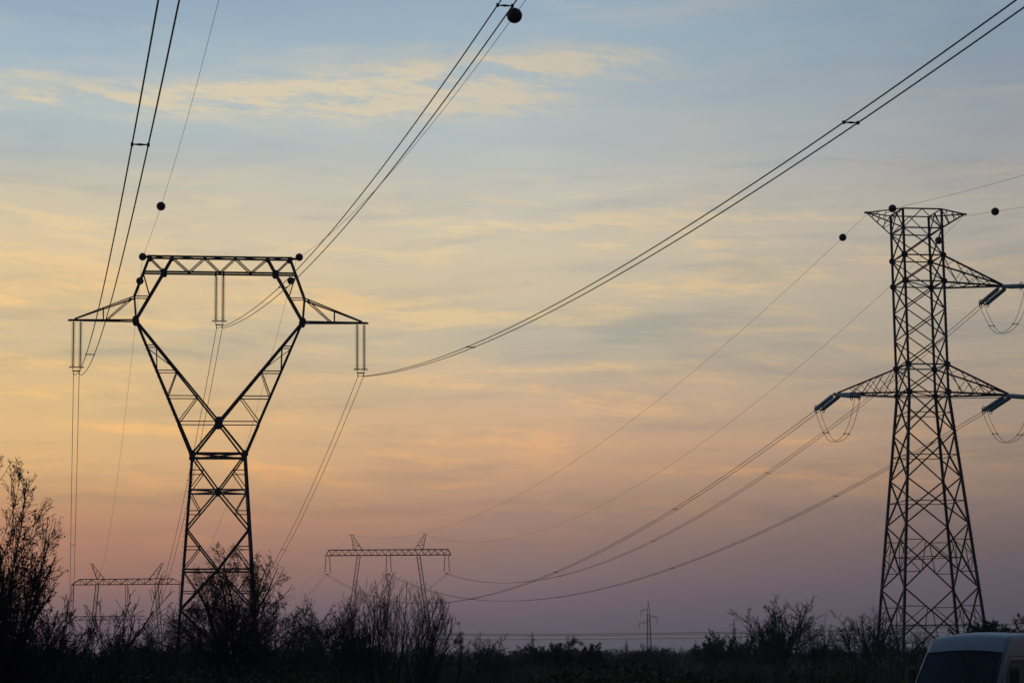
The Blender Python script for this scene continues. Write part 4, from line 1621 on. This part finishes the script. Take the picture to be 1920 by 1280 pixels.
# dry stalks close to the lens, out of focus
STALK = dict(levels=3, nseg=[9, 3, 2], taper=[.4, .5, .6], wig=[.05, .15, .2], up=[.0, .04, .03], kids=[12, 4, 0],
             bare=[.80, .3, 0], ang=[.35, .5, .6], len=[.14, .5, 0], rk=[.6, .6, 0], rmin=.0016, leaf=3.0)
for i, (px, yt, yy, lean, lab) in enumerate(((928, 1152, 9.0, .16, 'blurred dry stalk with a tufted tip, left of three, above the hedge'),
                                             (1052, 1168, 9.5, .10, 'blurred dry stalk, middle of three, above the hedge'),
                                             (1092, 1166, 9.2, .30, 'blurred dry stalk leaning right, rightmost of three, above the hedge'),
                                             (1035, 1196, 9.2, .05, 'short blurred dry stalk between the middle ones'))):
    H = gz(yt, yy, px)
    L_ = H / math.cos(math.atan(lean)) * 1.0
    plant('dry_stalk', (gx(px, yy) - lean * H, yy, 0), [((0, 0, 0), (lean, 0, 1), L_, .009)], STALK, 200 + i, lab, 'plant', .030, M_DRY, 'blurred stalks near the viewer')


# ------------------------------------------------------------------ van
def build_van():
    t = empty('panel_van', (8.5, 46.1, 0), 0)
    t.scale = (.975, .97, .945)
    hd = R(-33)  # heading: front points at the viewer and a little left
    t.rotation_euler = (0, 0, hd)
    tag(t, 'pale blue-grey high-roof panel van in the lower right corner', 'van')
    # local: front towards -y, x across
    st = [(0.0, .40, .86, .80), (.06, .36, .98, .90), (.35, .34, 1.10, .97), (.95, .33, 1.32, 1.0), (1.12, .33, 1.42, 1.0),
          (1.80, .33, 2.20, 1.0), (1.92, .33, 2.33, 1.0), (2.08, .33, 2.50, 1.0), (2.35, .33, 2.58, 1.0), (3.0, .33, 2.62, 1.0), (4.6, .33, 2.62, 1.0), (5.85, .33, 2.60, 1.0), (5.95, .36, 2.54, .98)]

    def wz(z):
        return 1.0 if z < 1.2 else 1.0 - (z - 1.2) * .085

    def section(y, zb, zt, k):
        pts = []
        r = min(.11, (zt - zb) * .3)
        n = 9
        for i in range(n):
            z = zb + (zt - r - zb) * i / (n - 1)
            pts.append((wz(z) * k, z))
        w0 = wz(zt - r) * k
        for i in range(1, 7):
            a = math.pi / 2 * i / 6
            pts.append((w0 - r * (1 - math.cos(a)), zt - r + r * math.sin(a)))
        wt = w0 - r
        for i in range(1, 5):
            f = i / 4
            pts.append((wt * (1 - f), zt + .05 * (1 - (1 - f) ** 2)))
        full = [(x, y, z) for x, z in pts] + [(-x, y, z) for x, z in reversed(pts[:-1])]
        return full
    secs = [section(*s) for s in st]
    n = len(secs[0])
    V = [v for s in secs for v in s]
    F = []
    # skip the windscreen opening between stations 4 and 5, top part only
    ws = set(range(15, n - 16))
    for j in range(len(secs) - 1):
        for i in range(n - 1):
            if j == 4 and 13 <= i <= n - 15:
                continue
            if j in (4,) and i in (13, n - 15):
                pass
            F.append((j * n + i, j * n + i + 1, (j + 1) * n + i + 1, (j + 1) * n + i))
        F.append((j * n + n - 1, j * n, (j + 1) * n, (j + 1) * n + n - 1))
    F.append(tuple(range(n)))
    F.append(tuple(reversed(range((len(secs) - 1) * n, len(secs) * n))))
    me = bpy.data.meshes.new('body')
    me.from_pydata(V, [], F)
    for p in me.polygons:
        p.use_smooth = len(p.vertices) == 4
    body = link('body', me, t, M_PAINT)
    # windscreen: same sections 4..5, top strip, with black band edge
    a, b = secs[4], secs[5]
    idx = list(range(13, n - 13))
    V, F = [], []
    rows_ = 8
    for r_ in range(rows_ + 1):
        k = r_ / rows_
        for i in idx:
            p = lerp(a[i], b[i], k)
            V.append((p[0], p[1] - .012, p[2] + .004))
    m = len(idx)
    for r_ in range(rows_):
        for i in range(m - 1):
            F.append((r_ * m + i, (r_ + 1) * m + i, (r_ + 1) * m + i + 1, r_ * m + i + 1))
    me = bpy.data.meshes.new('windscreen')
    me.from_pydata(V, [], F)
    for p in me.polygons:
        p.use_smooth = True
    link('windscreen', me, t, M_GLASS)
    # black seal round it
    pts = [V[0], V[rows_ * m], V[rows_ * m + m - 1], V[m - 1]]
    ring = [V[i * m] for i in range(rows_ + 1)] + [V[rows_ * m + i] for i in range(1, m)] + [V[i * m + m - 1] for i in range(rows_ - 1, -1, -1)] + [V[i] for i in range(m - 2, -1, -1)]
    sg = [(*p, *q, .02, .02) for p, q in zip(ring, ring[1:])]
    link('windscreen_seal', prisms('windscreen_seal', sg, 5), t, M_PLAST)
    # interior
    box('dashboard', (0, 1.62, 1.28), (1.76, .5, .22), t, M_PLAST)
    box('bulkhead', (0, 2.95, 1.35), (1.8, .05, 1.9), t, M_PLAST)
    box('papers_on_dash', (-.55, 1.5, 1.40), (.30, .22, .012), t, M_PAPER)
    for sx in (-.5, .25, .62):
        se_ = box('seat', (sx, 2.35, 1.05), (.44, .5, .16), t, M_SEAT)
        box('backrest', (sx, 2.62, 1.45), (.44, .14, .72), se_, M_SEAT, Matrix.Rotation(R(-12), 3, 'X'))
        box('headrest', (sx, 2.70, 1.95), (.24, .1, .2), se_, M_PAPER if sx > 0 else M_SEAT)
    sw = link('steering_wheel', torus_mesh('steering_wheel', .2, .018, 20, 6), t, M_PLAST)
    sw.location = (.5, 1.9, 1.45)
    sw.rotation_euler = (R(60), 0, 0)
    box('sun_visor', (-.42, 1.98, 2.2), (.55, .12, .03), t, M_SEAT)
    # side windows, doors, mirrors
    for s in (-1, 1):
        pts = [(1.55, 1.42), (2.95, 1.42), (2.95, 2.05), (2.02, 2.05), (1.75, 1.78)]
        V2 = [(s * (wz(z) + .006), y, z) for y, z in pts]
        me = bpy.data.meshes.new('side_window')
        me.from_pydata(V2, [], [tuple(range(5)) if s < 0 else tuple(reversed(range(5)))])
        dr = [(1.35, .45), (3.05, .45), (3.05, 2.12), (1.98, 2.12), (1.45, 1.6)]
        sg = []
        for p, q in zip(dr, dr[1:] + dr[:1]):
            sg.append((s * (wz(p[1]) + .001), p[0], p[1], s * (wz(q[1]) + .001), q[0], q[1], .008, .008))
        dj = link('door_gap', prisms('door_gap', sg, 4), t, M_PLAST)
        link('side_window', me, t, M_PLAST)
        box('door_handle', (s * 1.015, 2.85, 1.15), (.03, .18, .04), t, M_PLAST)
        # mirror with tall housing
        mr = link('mirror', bpy.data.meshes.new('mirror'), t, M_PLAST)
        V3, F3 = [], []
        box_data(V3, F3, (s * 1.17, 1.62, 1.68), (.2, .13, .42))
        box_data(V3, F3, (s * 1.05, 1.64, 1.50), (.16, .07, .07))
        mr.data.from_pydata(V3, [], F3)
        bv = mr.modifiers.new('b', 'BEVEL')
        bv.width = .035
        bv.segments = 3
        box('mirror_glass', (s * 1.17, 1.69, 1.7), (.16, .01, .34), mr, M_LAMP)
        # headlight, bumper corner
        hl = link('headlight', bpy.data.meshes.new('headlight'), t, M_LAMP)
        V4, F4 = [], []
        box_data(V4, F4, (s * .74, .13, .92), (.30, .22, .28))
        hl.data.from_pydata(V4, [], F4)
        bv = hl.modifiers.new('b', 'BEVEL')
        bv.width = .06
        bv.segments = 3
        box('moulding', (s * 1.012, 3.6, .78), (.03, 3.0, .14), t, M_PLAST)
        for y in (1.0, 4.9):
            w = link('wheel', lathe('wheel', [(.18, -.11), (.30, -.115), (.335, -.09), (.345, 0), (.335, .09), (.30, .115), (.18, .11)], 28), t, M_RUBBER)
            w.location = (s * .92, y, .345)
            w.rotation_euler = (0, R(90), 0)
            rm = link('rim', lathe('rim', [(.001, .05), (.06, .06), (.07, .03), (.19, .02), (.2, .1)], 20), w, M_RIM)
            rm.rotation_euler = (0 if s > 0 else math.pi, 0, 0)
    box('grille', (0, -.012, .80), (1.0, .05, .22), t, M_PLAST)
    for k in range(4):
        box('grille_bar', (0, -.045, .73 + k * .05), (.96, .02, .015), t, M_RIM)
    bm_ = link('bumper', bpy.data.meshes.new('bumper'), t, M_PLAST)
    V5, F5 = [], []
    box_data(V5, F5, (0, .12, .46), (1.96, .36, .32))
    bm_.data.from_pydata(V5, [], F5)
    bv = bm_.modifiers.new('b', 'BEVEL')
    bv.width = .1
    bv.segments = 4
    for sx in (-.45, .35):
        sg = [(sx, 1.14, 1.49, sx + .05, 1.22, 1.57, .012, .01), (sx + .05, 1.22, 1.57, sx + .52, 1.18, 1.53, .012, .008)]
        link('wiper', prisms('wiper', sg, 5), t, M_PLAST)
    # small roof marker above the windscreen and roof ribs
    lm = link('roof_marker', lathe('roof_marker', [(.045, 0), (.05, .015), (.03, .03), (.001, .032)], 12), t, M_PLAST)
    lm.location = (-.05, 2.12, 2.50)
    lm.rotation_euler = (R(55), 0, 0)
    for k in (-.55, -.3, 0.0, .3, .55):
        box('roof_rib', (k, 4.4, 2.672 - abs(k) * .028), (.05, 2.8, .012), t, M_PAINT)
    return t


build_van()

#HAZE
# ------------------------------------------------------------------ haze: one closed box of thin evening mist
hz_m = bpy.data.materials.new('evening_haze')
hz_m.use_nodes = True
ht = hz_m.node_tree
ht.nodes.clear()
ho = ht.nodes.new('ShaderNodeOutputMaterial')
pv = ht.nodes.new('ShaderNodeVolumePrincipled')
pv.inputs['Color'].default_value = (0.78, 0.84, 0.95, 1)
pv.inputs['Density'].default_value = 0.0002
pv.inputs['Anisotropy'].default_value = 0.3
ht.links.new(pv.outputs[0], ho.inputs['Volume'])
hz = box('haze', (0, 0, 28.25), (3000, 3000, 59.5), None, hz_m)
hz['kind'] = 'stuff'
hz['label'] = 'thin bluish evening haze lying over the fields'
hz['category'] = 'haze'
